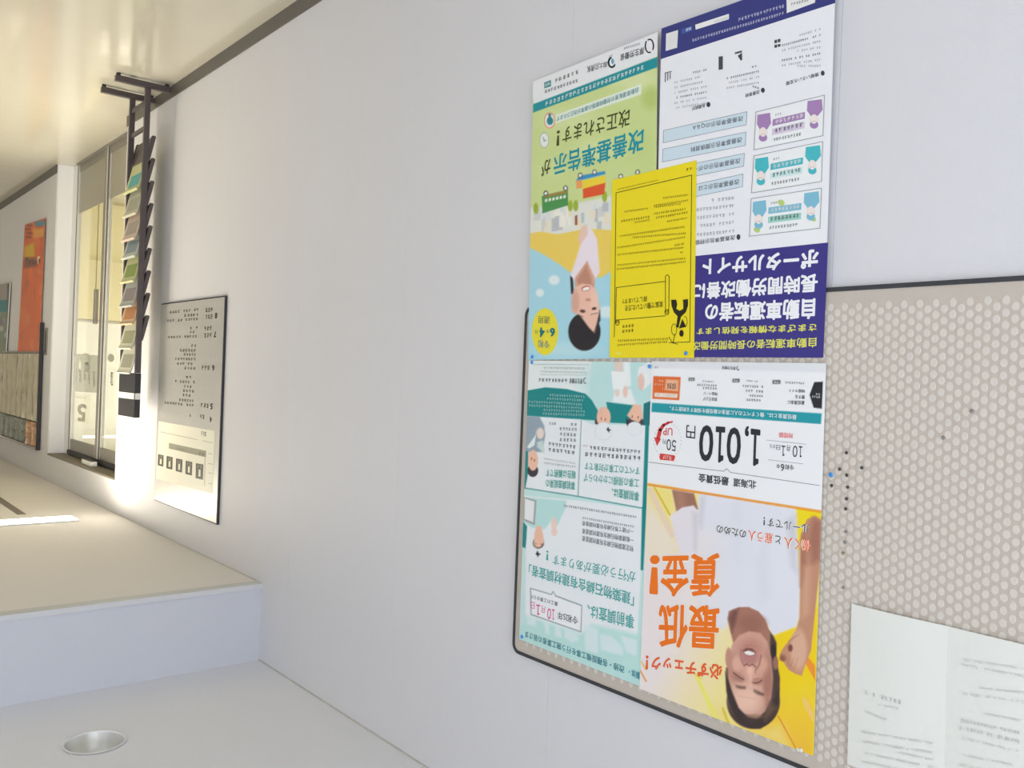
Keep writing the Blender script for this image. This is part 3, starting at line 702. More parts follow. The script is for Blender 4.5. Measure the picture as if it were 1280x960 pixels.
def card(P, tone, tone2, leaf=False):
    k.poly(P, (226, 228, 234), 1)
    a, b_, c_, d_ = [np.array(q, float) for q in P]
    f = lambda u, v: tuple(a*(1-u)*(1-v)+b_*u*(1-v)+c_*u*v+d_*(1-u)*v)
    k.poly([f(.25, .30), f(.72, .30), f(.72, .47), f(.25, .47)], tone, 2); k.tiny(f(.70, .33), f(.28, .33), 26, (226, 226, 232))
    k.poly([f(.25, .54), f(.72, .54), f(.72, .71), f(.25, .71)], tone2, 2); k.tiny(f(.70, .56), f(.28, .56), 26, (110, 120, 130), 1, 4)
    k.tiny(f(.68, .80), f(.27, .80), 20, (120, 122, 130)); k.tiny(f(.38, .17), f(.28, .17), 14, (150, 150, 156))
    for cx, cv, sc_ in ((.12, .26, 1), (.86, .22, 1.12)):
        x_, y_ = f(cx, cv); k.poly([(x_-42*sc_, y_-35), (x_+42*sc_, y_-48), (x_+48*sc_, y_+22), (x_+22, y_+62), (x_-24, y_+66), (x_-46*sc_, y_+28)], tone, 3)
        x_, y_ = f(cx, cv+.36); k.ell(x_, y_, 27, 44, (228, 214, 214), 4); k.ell(x_, y_+26, 28, 26, tone, 5); k.ell(x_, y_-4, 20, 24, (230, 218, 216), 6)
        k.ell(x_-7, y_+4, 2.5, 3, (90, 90, 100), 7, n=8); k.ell(x_+7, y_+3, 2.5, 3, (90, 90, 100), 7, n=8)
    if leaf:
        for u, v, rr in ((.43, .22, 24), (.10, .85, 22), (.9, .75, 18)):
            x_, y_ = f(u, v); k.ell(x_, y_, rr, rr*.8, (176, 198, 120), 3, .5)
    k.line(P, (110, 112, 120), 3, 7, close=True)
card([(637, 525), (1105, 455), (1095, 722), (625, 775)], (120, 178, 204), (150, 200, 190), True)
card([(655, 240), (1113, 145), (1105, 410), (638, 487)], (70, 176, 190), (196, 222, 224))
card([(668, -52), (1125, -165), (1115, 105), (655, 200)], (158, 124, 176), (204, 190, 214))
k.frame(820, 290, 5.333)
k.poly([(-12, 188), (1148, 70), (1115, 838), (-13.3, 833)], NV, 1)
WH = (232, 232, 244)
k.text('ポータルサイト', (1088, 112), (312, 180), 128, WH, .03); k.text('長時間労働改善に', (1082, 275), (252, 342), 128, WH, .026)
k.text('自動車運転者の', (1065, 440), (330, 474), 140, WH, .028)
YG = (214, 214, 96)
k.text('さまざまな情報を発信します', (1072, 610), (272, 640), 54, YG, .018); k.text('自動車運転者の長時間労働改善に', (1072, 703), (135, 735), 66, YG, .012)
k.build('lettering', t)

# ---------------------------------------------------------------- yellow leaflet
Y_ = [(765.3, 225.4), (870.7, 200.4), (867.5, 447.3), (761.8, 447)]
xY = XB+.0018; t = poster_root('yellow_leaflet', Y_, xY, 'bright yellow leaflet with black frame line, overlapping the green and the navy posters', 'notice posters'); o = np.array(t.location)
YL = (226, 206, 20)
sheet_of(Y_, xY, t, mat('yellow_paper', tuple(ink(YL)), .5, noise=.02, nscale=40, bump=.15, bscale=30))
k = Ink(xY, o).frame(755, 195, 3.69); K = (44, 38, 18); Kb = (136, 118, 30)
k.line([(48, 835), (56, 170), (405, 88), (396, 858), (300, 861)], K, 3)
for a, b_, h in (((374, 322), (72, 366), 9), ((380, 352), (130, 372), 9), ((376, 370), (60, 420), 9), ((372, 400), (325, 408), 9), ((370, 418), (62, 452), 9), ((365, 440), (352, 441), 9), ((376, 468), (62, 500), 9), ((380, 484), (60, 518), 9),
                 ((388, 175), (272, 190), 9), ((390, 200), (230, 225), 9), ((355, 216), (232, 232), 9), ((380, 238), (230, 262), 11), ((388, 255), (240, 280), 11), ((385, 282), (290, 298), 9), ((205, 238), (95, 252), 9), ((212, 275), (78, 296), 11), ((212, 290), (142, 303), 9),
                 ((250, 108), (62, 152), 6), ((410, 50), (378, 58), 12), ((298, 838), (62, 848), 10), ((294, 852), (62, 868), 10), ((140, 775), (84, 780), 14), ((138, 797), (84, 803), 14)):
    k.tiny(a, b_, h, Kb if h < 12 else (110, 96, 24))
k.line([(284, 578), (57, 607), (54, 757), (284, 737)], K, 3)
k.line([(284, 560), (284, 718)], K, 3); k.line([(301, 556), (299, 725)], K, 3); k.ring(292, 558, 8, 9, K, 3, a0=math.pi, a1=2*math.pi); k.ring(290, 720, 9, 12, K, 3); k.ring(290, 720, 4, 6, K, 2)
k.ring(62, 768, 9, 12, K, 3); k.ring(62, 766, 4, 5, K, 2); k.line([(54, 757), (56, 768)], K, 3)
k.text('炭鉱で働いていた方を', (273, 668), (97, 690), 30, (72, 62, 20), .006); k.text('探しています!!', (200, 645), (86, 660), 26, (72, 62, 20), .006)
k.poly([(310, 663), (334, 663), (338, 685), (334, 705), (350, 714), (366, 705), (366, 682), (364, 663), (388, 660), (388, 690), (378, 720), (356, 742), (342, 742), (322, 720), (312, 690)], (36, 34, 20), 2)
k.poly([(340, 738), (356, 740), (344, 792), (334, 790)], (36, 34, 20), 3); k.poly([(362, 752), (380, 788), (346, 796)], (36, 34, 20), 3); k.ell(358, 818, 10, 16, (36, 34, 20), 3)
k.ring(324, 800, 12, 26, K, 2.5); k.ring(374, 764, 10, 24, K, 2.5, a0=-2, a1=2); k.line([(300, 835), (316, 862), (340, 868)], K, 3); k.line([(328, 822), (318, 862)], K, 3)
k.poly([(56, 905), (80, 902), (80, 916), (56, 918)], (224, 214, 90), 2)
k.build('lettering', t)

# ---------------------------------------------------------------- poster C : teal
C_ = [(661, 450.5), (817, 453), (800, 858), (649, 799)]
xC = XB; t = poster_root('building_survey_poster', C_, xC, 'pale teal poster with green lettering and drawn figures at the rounded board corner', 'notice posters'); o = np.array(t.location)
sheet_of(C_, xC-.0003, t, M['bare'])
p = Paint(C_, (186, 216, 218)); Z6 = (640, 440, 4.8); Z7 = (640, 620, 4.0)
DT = (20, 128, 132); SK = (226, 180, 160); PW = (220, 224, 232)
p.frame(*Z6)
p.poly([(90, 40), (480, 40), (462, 255), (95, 235)], (216, 224, 228)); p.ell(640, 200, 220, 150, (178, 212, 216), .6, alpha=.8)
p.line([(130, 74), (460, 76)], (120, 150, 150), 2.5); p.line([(170, 136), (452, 138)], (150, 170, 170), 2)
p.poly([(85, 232), (200, 212), (330, 222), (440, 250), (480, 290), (520, 360), (530, 412), (410, 405), (80, 385)], DT, 1)
p.poly([(565, 300), (740, 320), (742, 432), (585, 424)], DT); p.poly([(790, 310), (840, 290), (840, 442), (785, 440)], (30, 110, 120))
p.poly([(612, 50), (665, 50), (665, 118), (620, 118)], (216, 196, 190), 3); p.poly([(665, 50), (705, 50), (715, 200), (680, 215)], (222, 228, 234), 3)
p.poly([(618, 235), (712, 220), (748, 320), (600, 300)], (222, 226, 232), 3); p.poly([(595, 115), (690, 120), (685, 230), (605, 225)], (226, 230, 234))
p.ell(680, 238, 14, 35, (224, 190, 180), .4); p.ell(632, 245, 12, 22, (224, 196, 186), .4)
p.poly([(760, 95), (840, 50), (840, 180), (790, 225), (752, 140)], (222, 226, 232)); p.ell(775, 180, 20, 50, (220, 186, 176), .4)
p.ell(528, 420, 32, 24, (70, 60, 70), .2); p.ell(550, 392, 42, 62, SK, .1); p.ell(740, 420, 50, 32, (66, 58, 70), .15); p.poly([(690, 380), (730, 312), (775, 320), (785, 390), (760, 425), (715, 405)], SK, 2)
for x_, y_ in ((535, 400), (560, 405), (722, 388), (756, 392)): p.ell(x_, y_, 3, 9, (90, 60, 60), .4)
for x_ in (512, 530): p.line([(x_, 330), (x_+6, 372)], (200, 150, 134), 3, .6)
# panels
p.poly([(85, 383), (415, 405), (395, 866), (80, 820)], PW); p.poly([(415, 404), (480, 434), (806, 442), (782, 936), (395, 866)], PW)
p.poly([(75, 383), (165, 388), (192, 440), (200, 500), (180, 600), (75, 600)], (140, 156, 172), 2); p.poly([(60, 575), (98, 600), (96, 730), (80, 820), (50, 820)], DT)
p.ell(170, 488, 22, 34, (222, 206, 200), .3); p.poly([(140, 500), (150, 455), (135, 560), (102, 580), (90, 570)], (216, 224, 228)); p.poly([(150, 540), (185, 530), (195, 612), (150, 570)], (190, 206, 208), 2)
p.ell(125, 712, 32, 38, (56, 50, 58), .12); p.ell(126, 650, 30, 62, SK, .12); p.ell(116, 640, 3, 8, (90, 60, 60), .4); p.ell(134, 650, 3, 8, (90, 60, 60), .4)
p.ell(550, 475, 52, 55, (206, 210, 218), .08); p.ell(550, 475, 48, 51, PW, .08); p.ell(735, 460, 46, 42, (210, 214, 222), .08); p.ell(735, 460, 42, 38, PW, .08)
p.poly([(570, 460), (578, 448), (582, 462), (594, 468), (584, 474), (582, 486), (576, 474), (568, 470)], (40, 44, 46)); p.poly([(684, 388), (698, 420), (696, 446), (686, 432)], (50, 44, 54))
p.line([(416, 404), (396, 866)], (90, 136, 138), 4.5); p.line([(75, 816), (395, 866), (790, 938)], (70, 140, 142), 7)
p.poly([(800, 440), (822, 440), (806, 945), (782, 940)], DT)
p.frame(*Z7)
p.poly([(40, -4), (330, 22), (655, 66), (645, 380), (620, 800), (60, 640), (50, 100)], PW, 1)
p.poly([(50, 4), (272, 24), (268, 60), (240, 120), (225, 150), (210, 105), (165, 165), (100, 160), (60, 130)], (176, 212, 214), 2)
p.poly([(650, 55), (672, 60), (656, 372), (643, 370)], DT); p.poly([(50, 120), (76, 152), (68, 265), (38, 248)], DT)
p.poly([(56, 4), (122, 22), (114, 146), (56, 122)], (150, 156, 160)); p.poly([(64, 12), (113, 28), (106, 132), (62, 114)], (222, 222, 228))
p.ell(132, 235, 28, 28, (80, 70, 72), .2); p.poly([(108, 240), (112, 190), (122, 150), (146, 150), (162, 230), (140, 258), (118, 255)], SK, 2); p.ell(210, 140, 14, 32, (226, 200, 190), .4); p.ell(212, 180, 14, 20, (226, 196, 186), .4)
p.line([(116, 238), (122, 240)], (70, 50, 50), 2.5); p.line([(144, 240), (150, 242)], (70, 50, 50), 2.5)
p.poly([(118, 290), (128, 272), (133, 286), (144, 290), (134, 296), (130, 306), (124, 296)], (44, 44, 48))
p.poly([(20, 600), (70, 598), (345, 690), (400, 640), (660, 700), (660, 1000), (20, 760)], (178, 214, 214), 6)
p.poly([(30, 250), (70, 262), (66, 640), (25, 650)], (190, 214, 218), 3)
for P in ([(75, 590), (120, 610), (120, 655), (75, 640)], [(160, 630), (185, 640), (185, 690), (168, 685)], [(215, 650), (245, 660), (250, 710), (215, 700)], [(262, 665), (330, 690), (335, 720), (300, 735), (262, 705)], [(360, 640), (430, 665), (430, 790), (365, 770)], [(440, 690), (500, 700), (555, 760), (555, 800), (445, 770)], [(545, 700), (625, 720), (622, 800), (570, 780)]):
    p.poly(P, (208, 222, 230), 3, alpha=.85)
p.poly([(90, 459), (196, 490), (206, 474), (219, 497), (351, 546), (346, 682), (94, 594)], (120, 134, 140), 1); p.poly([(95, 465), (198, 495), (207, 481), (217, 502), (347, 550), (342, 676), (98, 590)], (226, 228, 236), 1)
p.build('artwork', xC, o, t)
k = Ink(xC, o).frame(*Z6); TG = (66, 156, 148); G2 = (128, 140, 150)
k.text('事前調査は、', (764, 840), (600, 815), 58, TG, .014); k.text('工事の規模にかかわらず', (765, 762), (432, 727), 54, TG, .008); k.text('すべての工事が対象です', (768, 690), (437, 660), 52, TG, .008)
k.tiny((775, 625), (437, 600), 26, (90, 96, 104)); k.tiny((776, 590), (465, 562), 22, (110, 116, 124)); k.tiny((455, 560), (425, 558), 12, (220, 170, 170))
k.text('事前調査結果の', (380, 778), (205, 762), 52, TG, .012); k.text('報告は義務です', (384, 712), (206, 702), 50, TG, .012)
for a, b_, h, c_ in (((385, 684), (190, 660), 13, (176, 180, 188)), ((385, 664), (190, 634), 12, (196, 190, 190)), ((378, 594), (218, 574), 22, (110, 112, 120)), ((385, 560), (218, 540), 22, (110, 112, 120)), ((388, 520), (285, 515), 20, G2), ((388, 488), (285, 482), 20, G2), ((392, 456), (285, 450), 18, G2), ((394, 428), (350, 425), 16, G2), ((268, 422), (222, 420), 16, G2)): k.tiny(a, b_, h, c_)
for a, b_, h in (((440, 262), (225, 250), 15), ((430, 284), (210, 272), 15), ((425, 308), (100, 290), 15), ((425, 330), (100, 312), 15), ((440, 350), (190, 340), 15), ((440, 372), (185, 362), 15)): k.tiny(a, b_, h, (150, 196, 196))
k.text('厚生労働省', (425, 160), (345, 158), 32, (80, 84, 92), .01); k.tiny((335, 162), (160, 158), 20, (80, 84, 92)); k.ring(440, 172, 9, 16, (90, 96, 110), 4, a0=1, a1=5)
k.tiny((440, 92), (190, 88), 14, (176, 190, 190)); k.tiny((450, 118), (170, 112), 12, (186, 198, 198))
k.frame(*Z7)
k.text('特定建築物石綿含有建材調査者', (608, 250), (352, 198), 30, (90, 96, 106), .004); k.text('一般建築物石綿含有建材調査者', (610, 208), (352, 162), 28, (90, 96, 106), .004); k.text('一戸建て等石綿含有建材調査者', (610, 165), (352, 124), 26, (90, 96, 106), .004)
k.tiny((625, 100), (258, 42), 12, (140, 146, 154)); k.tiny((610, 148), (352, 104), 11, (140, 146, 154))
k.text('が行う必要があります', (618, 378), (205, 292), 58, (76, 160, 160), .006); k.text('！', (184, 275), (172, 272), 48, (76, 160, 160), .008)
k.text('「建築物石綿含有建材調査者」', (612, 485), (86, 340), 66, (76, 160, 160), .012); k.text('事前調査は、', (612, 596), (378, 540), 72, (76, 160, 160), .012)
k.text('令和5年', (332, 604), (228, 576), 40, (60, 62, 72), .004); k.text('１', (214, 568), (201, 565), 54, (206, 70, 130), .006); k.text('０', (197, 564), (178, 560), 54, (206, 70, 130), .01); k.text('月', (170, 552), (150, 548), 34, (206, 90, 140), .0); k.text('１', (142, 545), (122, 542), 52, (206, 70, 130), .01); k.text('日', (114, 530), (94, 526), 34, (206, 90, 140), 0)
k.text('着工の工事から!!', (230, 530), (98, 492), 22, (80, 84, 92), .004)
k.text('改修・各種設備工事を行う施工業者の皆さま', (562, 850), (66, 674), 38, (30, 112, 130), .008); k.text('解体・', (640, 880), (585, 858), 40, (24, 120, 150), .01)
k.build('lettering', t)

# ---------------------------------------------------------------- poster D : minimum wage
D_ = [(815, 451.5), (1032.7, 454), (1017, 945), (799.5, 861)]
xD = XB+.0012; t = poster_root('minimum_wage_poster', D_, xD, 'wage poster with big 1,010 figure and laughing man on yellow, beside the bare board', 'notice posters'); o = np.array(t.location)
sheet_of(D_, xD-.0003, t, M['bare'])
p = Paint(D_, (226, 227, 234)); d1 = (800, 440, 5.05); d2 = (790, 600, 4.8); d3 = (790, 760, 4.8)
p.frame(*d1); p.poly([(60, 0), (1180, 20), (1175, 130), (60, 100)], (214, 216, 224), 3)
p.frame(*d2)
p.poly([(80, 22), (1140, 188), (1120, 1100), (1000, 1700), (40, 1300), (60, 500)], (236, 226, 205), 1)
p.grad([(80, 22), (1140, 188), (1120, 1100), (1090, 1680), (30, 1290), (60, 500)], (224, 214, 218), (244, 214, 70), (250, 900), (1050, 1250))
p.poly([(85, 22), (245, 48), (265, 190), (230, 215), (275, 430), (120, 430), (70, 300)], (232, 214, 130), 8); p.poly([(95, 110), (300, 420), (80, 500), (70, 250)], (226, 214, 200), 12); p.line([(135, 45), (228, 210)], (206, 176, 50), 9); p.line([(110, 60), (240, 330)], (222, 200, 190), 34, .8)
p.poly([(370, 78), (415, 84), (400, 180), (385, 175)], (238, 214, 120), 3)
p.poly([(985, 165), (1140, 190), (1130, 300), (1000, 420)], (240, 208, 30), 2)
p.poly([(840, 930), (1000, 840), (1120, 760), (1110, 1100), (1085, 1700), (860, 1530), (870, 1150)], (244, 198, 24), 6)
p.frame(*d3)
p.grad([(860, 500), (1120, 420), (1085, 910), (700, 740)], (243, 200, 40), (232, 180, 60), (980, 480), (1000, 860), 20)
p.poly([(500, 600), (700, 730), (900, 700), (950, 850), (760, 760), (480, 640)], (242, 206, 130), 18, alpha=.8)
p.poly([(1048, 285), (1098, 345), (1100, 440), (1042, 335)], (232, 140, 50), 1.5); p.poly([(1020, 530), (1050, 550), (1088, 630), (1086, 690), (1030, 580)], (238, 190, 110), 1.5)
p.line([(388, 405), (505, 665)], (226, 220, 110), 24); p.line([(372, 395), (420, 425)], (222, 196, 70), 6); p.line([(545, 602), (582, 700)], (206, 190, 60), 13); p.line([(878, 650), (985, 845)], (206, 130, 40), 7); p.line([(55, 322), (85, 370)], (214, 180, 80), 8); p.line([(48, 372), (85, 440)], (222, 150, 70), 9)
p.frame(*d2)
# shirt, sleeves, arms
SH = (214, 215, 228)
p.poly([(395, 80), (985, 172), (985, 300), (1012, 640), (1005, 830), (990, 880), (845, 935), (800, 850), (690, 768), (590, 800), (545, 900), (420, 800), (380, 560), (395, 200)], SH, 4)
p.grad([(385, 300), (600, 300), (590, 860), (400, 900), (360, 560)], (220, 214, 220), SH, (380, 500), (600, 500), 14)
p.poly([(930, 240), (985, 210), (990, 560), (955, 520), (940, 380)], (190, 190, 202), 10, alpha=.7); p.poly([(600, 120), (650, 130), (640, 500), (610, 400)], (206, 208, 222), 14, alpha=.6); p.poly([(750, 500), (800, 380), (820, 700), (770, 740)], (204, 206, 220), 16, alpha=.6)
p.poly([(410, 95), (440, 100), (420, 300), (400, 250)], (196, 196, 206), 6, alpha=.8)
p.poly([(240, 60), (372, 80), (396, 176), (268, 190)], (150, 108, 92), 2); p.poly([(255, 62), (310, 70), (330, 180), (275, 188)], (172, 128, 108), 8, alpha=.7)
p.poly([(228, 215), (300, 165), (370, 152), (402, 195), (388, 440), (285, 435)], (218, 212, 222), 2); p.poly([(360, 190), (402, 200), (388, 430), (370, 420)], (198, 194, 206), 6, alpha=.7)
p.poly([(1012, 330), (1050, 235), (1100, 215), (1140, 245), (1130, 500), (1100, 780), (1075, 1020), (1040, 1110), (1018, 1175), (985, 1165), (940, 1140), (900, 1080), (885, 1050), (905, 1010), (945, 960), (985, 900), (1005, 830), (1010, 600)], (186, 136, 112), 2)
p.poly([(1085, 225), (1140, 245), (1130, 480), (1080, 500), (1060, 360)], (150, 100, 88), 10, alpha=.8); p.poly([(1010, 380), (1040, 300), (1040, 560), (1012, 640)], (150, 96, 84), 8, alpha=.8); p.poly([(1030, 520), (1070, 520), (1060, 800), (1020, 830)], (204, 158, 134), 10, alpha=.8)
p.frame(*d3)
p.ell(1000, 250, 50, 120, (214, 172, 150), .5, alpha=.8); p.ell(950, 240, 14, 22, (120, 70, 60), .5); p.ell(905, 300, 20, 20, (140, 90, 76), .7); p.line([(900, 270), (950, 350)], (170, 118, 98), 6, .8); p.line([(940, 200), (1000, 160)], (168, 116, 96), 8, .6)
for a in range(3): p.line([(925+a*24, 350+a*8), (950+a*22, 300)], (172, 120, 100), 4, .7)
# head
HR = (70, 56, 54)
p.ell(728, 560, 160, 165, HR, .06); p.poly([(563, 360), (580, 350), (600, 520), (620, 600), (585, 560), (565, 450)], (110, 78, 72), 2); p.poly([(820, 130), (850, 170), (868, 210), (866, 300), (888, 420), (885, 520), (860, 640), (820, 600), (830, 400), (824, 250)], (72, 58, 56), 2)
p.poly([(580, 20), (640, -5), (700, -6), (760, 20), (800, 70), (830, 150), (826, 260), (620, 260), (600, 180), (585, 120), (575, 70)], (160, 112, 98), 2)
p.poly([(578, 60), (600, 18), (640, 5), (625, 80), (600, 150)], (110, 74, 68), 5, alpha=.9); p.ell(720, 90, 80, 50, (140, 96, 84), .8, alpha=.6)
p.poly([(600, 220), (640, 165), (700, 140), (770, 150), (812, 200), (835, 300), (846, 420), (835, 540), (800, 620), (745, 665), (690, 650), (640, 600), (600, 520), (578, 420), (578, 320)], (196, 150, 136), 2)
p.ell(680, 540, 85, 90, (222, 180, 164), .9, alpha=.9); p.ell(610, 360, 34, 80, (172, 120, 106), .8, alpha=.6); p.ell(815, 420, 28, 150, (158, 108, 94), .9, alpha=.7); p.ell(640, 330, 40, 40, (210, 160, 146), .8, alpha=.8); p.ell(775, 340, 36, 45, (206, 156, 140), .8, alpha=.8)
p.ell(580, 300, 20, 62, (186, 136, 122), .3); p.ell(850, 260, 16, 44, (50, 42, 44), .4); p.ell(862, 330, 16, 40, (150, 104, 92), .4)
p.frame(900, 750, 5.333)
p.ell(205, 330, 78, 66, (182, 126, 116), .8, alpha=.8); p.ell(196, 395, 56, 40, (170, 118, 116), .8, alpha=.8)
p.poly([(148, 338), (175, 318), (215, 322), (242, 348), (232, 366), (200, 374), (165, 360)], (116, 70, 70), 2, alpha=.9)
p.poly([(160, 346), (190, 338), (232, 352), (228, 364), (200, 370), (170, 362)], (236, 230, 228), 1.5); p.line([(172, 358), (228, 356)], (196, 176, 176), 2, .7)
p.poly([(150, 362), (200, 380), (240, 372), (225, 396), (190, 400), (162, 386)], (178, 118, 120), 3, alpha=.8); p.line([(160, 308), (200, 300), (236, 312)], (160, 104, 96), 6, .6, 2)
p.line([(138, 330), (140, 390), (160, 440)], (140, 92, 84), 6, .7, 2); p.line([(274, 370), (262, 430), (232, 480)], (126, 82, 74), 8, .75, 2)
p.poly([(160, 470), (182, 432), (222, 434), (246, 476), (222, 560), (188, 560)], (210, 162, 146), 5, alpha=.8); p.ell(200, 470, 20, 30, (226, 182, 166), .8, alpha=.8)
p.line([(164, 436), (180, 426), (196, 440), (216, 428), (236, 444)], (104, 62, 58), 7, .85, 1.5); p.line([(238, 450), (236, 490)], (150, 100, 90), 6, .6, 2); p.poly([(196, 500), (212, 502), (210, 580), (198, 580)], (226, 184, 168), 3, alpha=.7)
p.ell(110, 430, 26, 50, (214, 168, 154), .9, alpha=.7); p.ell(300, 450, 24, 50, (206, 156, 140), .9, alpha=.6); p.ell(318, 560, 26, 90, (160, 112, 98), .9, alpha=.6)
p.ell(125, 520, 42, 26, (166, 116, 104), .9, alpha=.7, rot=.4); p.ell(254, 545, 40, 22, (170, 120, 108), .9, alpha=.7)
p.line([(90, 484), (112, 502), (136, 520), (156, 528)], (84, 54, 50), 7, .9, 1.5); p.line([(98, 510), (124, 532), (150, 540)], (150, 100, 90), 4, .7, 1.5)
p.line([(222, 552), (244, 554), (264, 546), (280, 534)], (84, 54, 50), 7, .9, 1.5); p.line([(226, 528), (250, 524), (276, 520)], (150, 100, 90), 4, .7, 1.5)
p.poly([(104, 566), (140, 572), (172, 576), (170, 594), (136, 594), (108, 584)], (112, 80, 72), 3, alpha=.85); p.poly([(226, 596), (262, 610), (296, 626), (288, 640), (250, 630), (226, 612)], (98, 68, 62), 3, alpha=.85)
p.ell(190, 680, 70, 60, (226, 188, 172), .95, alpha=.6); p.line([(120, 640), (180, 650), (240, 660)], (190, 142, 126), 4, .5, 2)
p.frame(*d3)
p.poly([(560, 380), (600, 500), (640, 600), (690, 655), (745, 670), (800, 640), (850, 560), (885, 480), (870, 620), (820, 690), (770, 725), (700, 720), (640, 680), (590, 600), (566, 500)], (58, 46, 46), 2.5)
p.poly([(660, 640), (735, 655), (780, 660), (730, 700), (680, 680)], (64, 50, 48), 6); p.poly([(820, 560), (870, 600), (800, 680), (790, 650)], (120, 90, 70), 8, alpha=.7)
p.ell(740, 650, 40, 14, (150, 116, 96), .9, alpha=.6)
p.frame(*d2); p.line([(70, 20), (1140, 188)], (226, 150, 50), 10); p.line([(70, 27), (1140, 196)], (214, 120, 40), 4)
p.frame(*d1)
p.poly([(75, 320), (1147, 388), (1142, 455), (72, 378)], (34, 146, 160))
p.poly([(84, 152), (257, 158), (248, 305), (77, 295)], (214, 104, 52)); p.poly([(165, 172), (243, 178), (240, 248), (155, 240)], (222, 170, 140), 2); p.poly([(92, 256), (238, 264), (235, 290), (90, 282)], (224, 214, 208))
p.poly([(1155, 187), (1148, 358), (1096, 352), (1070, 270), (1100, 190)], (40, 42, 50))
for a, b_ in (((308, 163), (343, 181)), ((585, 170), (627, 190)), ((838, 178), (885, 200))): p.poly([a, (b_[0], a[1]), b_, (a[0], b_[1])], (56, 58, 64), 2)
p.build('artwork', xD, o, t)
k = Ink(xD, o).frame(*d1); NB = (44, 46, 54)
k.text('１', (762, 490), (700, 482), 235, NB, .02); k.text(',', (690, 466), (664, 464), 68, NB, .02); k.text('０', (642, 478), (552, 472), 236, NB, .024); k.text('１', (540, 472), (480, 468), 230, NB, .02); k.text('０', (468, 462), (378, 460), 232, NB, .024)
k.text('円', (352, 466), (294, 459), 82, NB, .01); k.text('北海道', (736, 812), (590, 797), 54, NB, .014); k.text('最低賃金', (562, 790), (370, 766), 56, NB, .016)
k.line([(55, 695), (528, 753), (549, 737), (572, 760), (1135, 843)], (90, 92, 98), 3)
k.text('最低賃金とは、働くすべての人に賃金の最低額を保障する制度です。', (990, 396), (190, 342), 32, (222, 236, 238), .008)
for a in range(30):
    an = 2*math.pi*a/30; k.ell(175+86*math.cos(an), 560+112*math.sin(an), 2.4, 3, (150, 152, 158), 2, n=6)
RD = (206, 62, 62)
AR = [(205, 440), (180, 446), (150, 462), (128, 492), (116, 540)]
for (a, b_), wd in zip(zip(AR[:-1], AR[1:]), (10, 16, 20, 24)): k.line([a, b_], RD, wd, 3)
k.poly([(90, 538), (134, 548), (108, 594)], RD, 3)
k.text('UP', (207, 480), (148, 476), 48, RD, .008); k.text('５', (230, 558), (204, 553), 70, NB, .01); k.text('０', (198, 552), (170, 547), 72, NB, .01); k.text('円', (165, 550), (146, 547), 30, NB)
k.poly([(128, 640), (218, 652), (223, 662), (214, 688), (128, 680), (122, 662)], RD, 2); k.text('引上げ', (200, 656), (146, 650), 26, (230, 214, 214), .01)
k.text('令和', (974, 712), (918, 708), 34, NB, .008); k.text('6', (912, 708), (890, 705), 46, NB, .01); k.text('年', (884, 708), (862, 704), 28, NB, .008)
k.line([(810, 680), (1030, 706)], (130, 132, 138), 2.5); k.line([(800, 556), (1050, 582)], (130, 132, 138), 2.5)
k.text('１', (1026, 596), (1004, 594), 70, NB, .006); k.text('０', (996, 593), (966, 590), 72, NB, .008); k.text('月', (952, 590), (930, 587), 36, NB, .004); k.text('１', (918, 592), (894, 590), 66, NB, .006); k.text('日', (886, 588), (862, 585), 30, NB); k.text('から', (855, 585), (820, 582), 24, NB)
k.text('時間額', (965, 512), (878, 506), 34, (222, 90, 90), .006)
k.text('厚生労働省', (605, 92), (518, 88), 22, (90, 92, 100), .006); k.ring(620, 102, 8, 12, (90, 92, 100), 4, a0=.5, a1=4.5); k.tiny((118, 90), (92, 90), 14, (170, 172, 180))
k.text('最低賃金に', (1040, 308), (932, 305), 26, NB, .01); k.text('関する', (1040, 272), (982, 270), 24, NB, .01); k.text('特設サイト', (1042, 236), (940, 232), 22, NB, .01)
k.text('賃金引上げ', (488, 288), (400, 284), 24, NB, .006); k.text('特設ページ', (490, 254), (402, 250), 22, NB, .006)
for a, b_, h in (((1040, 192), (915, 185), 14), ((780, 298), (672, 294), 16), ((780, 272), (690, 268), 14), ((782, 242), (664, 236), 16), ((782, 212), (630, 206), 16), ((745, 182), (672, 176), 10), ((488, 224), (395, 220), 14), ((488, 206), (360, 200), 14), ((470, 184), (385, 178), 10), ((150, 228), (128, 226), 12), ((150, 202), (95, 198), 12), ((150, 178), (118, 176), 12), ((230, 268), (100, 262), 14)): k.tiny(a, b_, h, (120, 122, 130) if a[0] > 240 else (230, 200, 180), .95, 3)
k.tiny((232, 200), (172, 196), 36, (120, 90, 80), n=4)
k.text('検索', (338, 168), (314, 167), 12, (226, 226, 230)); k.text('検索', (620, 176), (592, 174), 12, (226, 226, 230)); k.text('検索', (878, 184), (846, 182), 14, (226, 226, 230))
k.tiny((1140, 262), (1110, 258), 14, (200, 200, 206)); k.tiny((1140, 280), (1085, 274), 14, (200, 200, 206))
OG = (226, 112, 28); OR = (222, 92, 44); WO = (232, 224, 222)
k.frame(*d2)
k.text('賃金', (534, 437), (178, 448), 268, OG, .019, outline=(WO, .014)); k.text('！', (168, 452), (110, 450), 236, OG, .02, outline=(WO, .014)); k.text('最低', (528, 752), (164, 744), 272, OG, .019, outline=(WO, .014))
k.text('働く人', (1074, 360), (915, 340), 70, OR, .008, outline=((236, 224, 218), .05)); k.text('と', (893, 336), (862, 332), 50, NB, .008, outline=((226, 226, 232), .05)); k.text('雇う人', (846, 322), (698, 298), 64, OR, .008, outline=((232, 226, 230), .05)); k.text('のための', (686, 302), (510, 268), 50, NB, .008, outline=((226, 226, 232), .04))
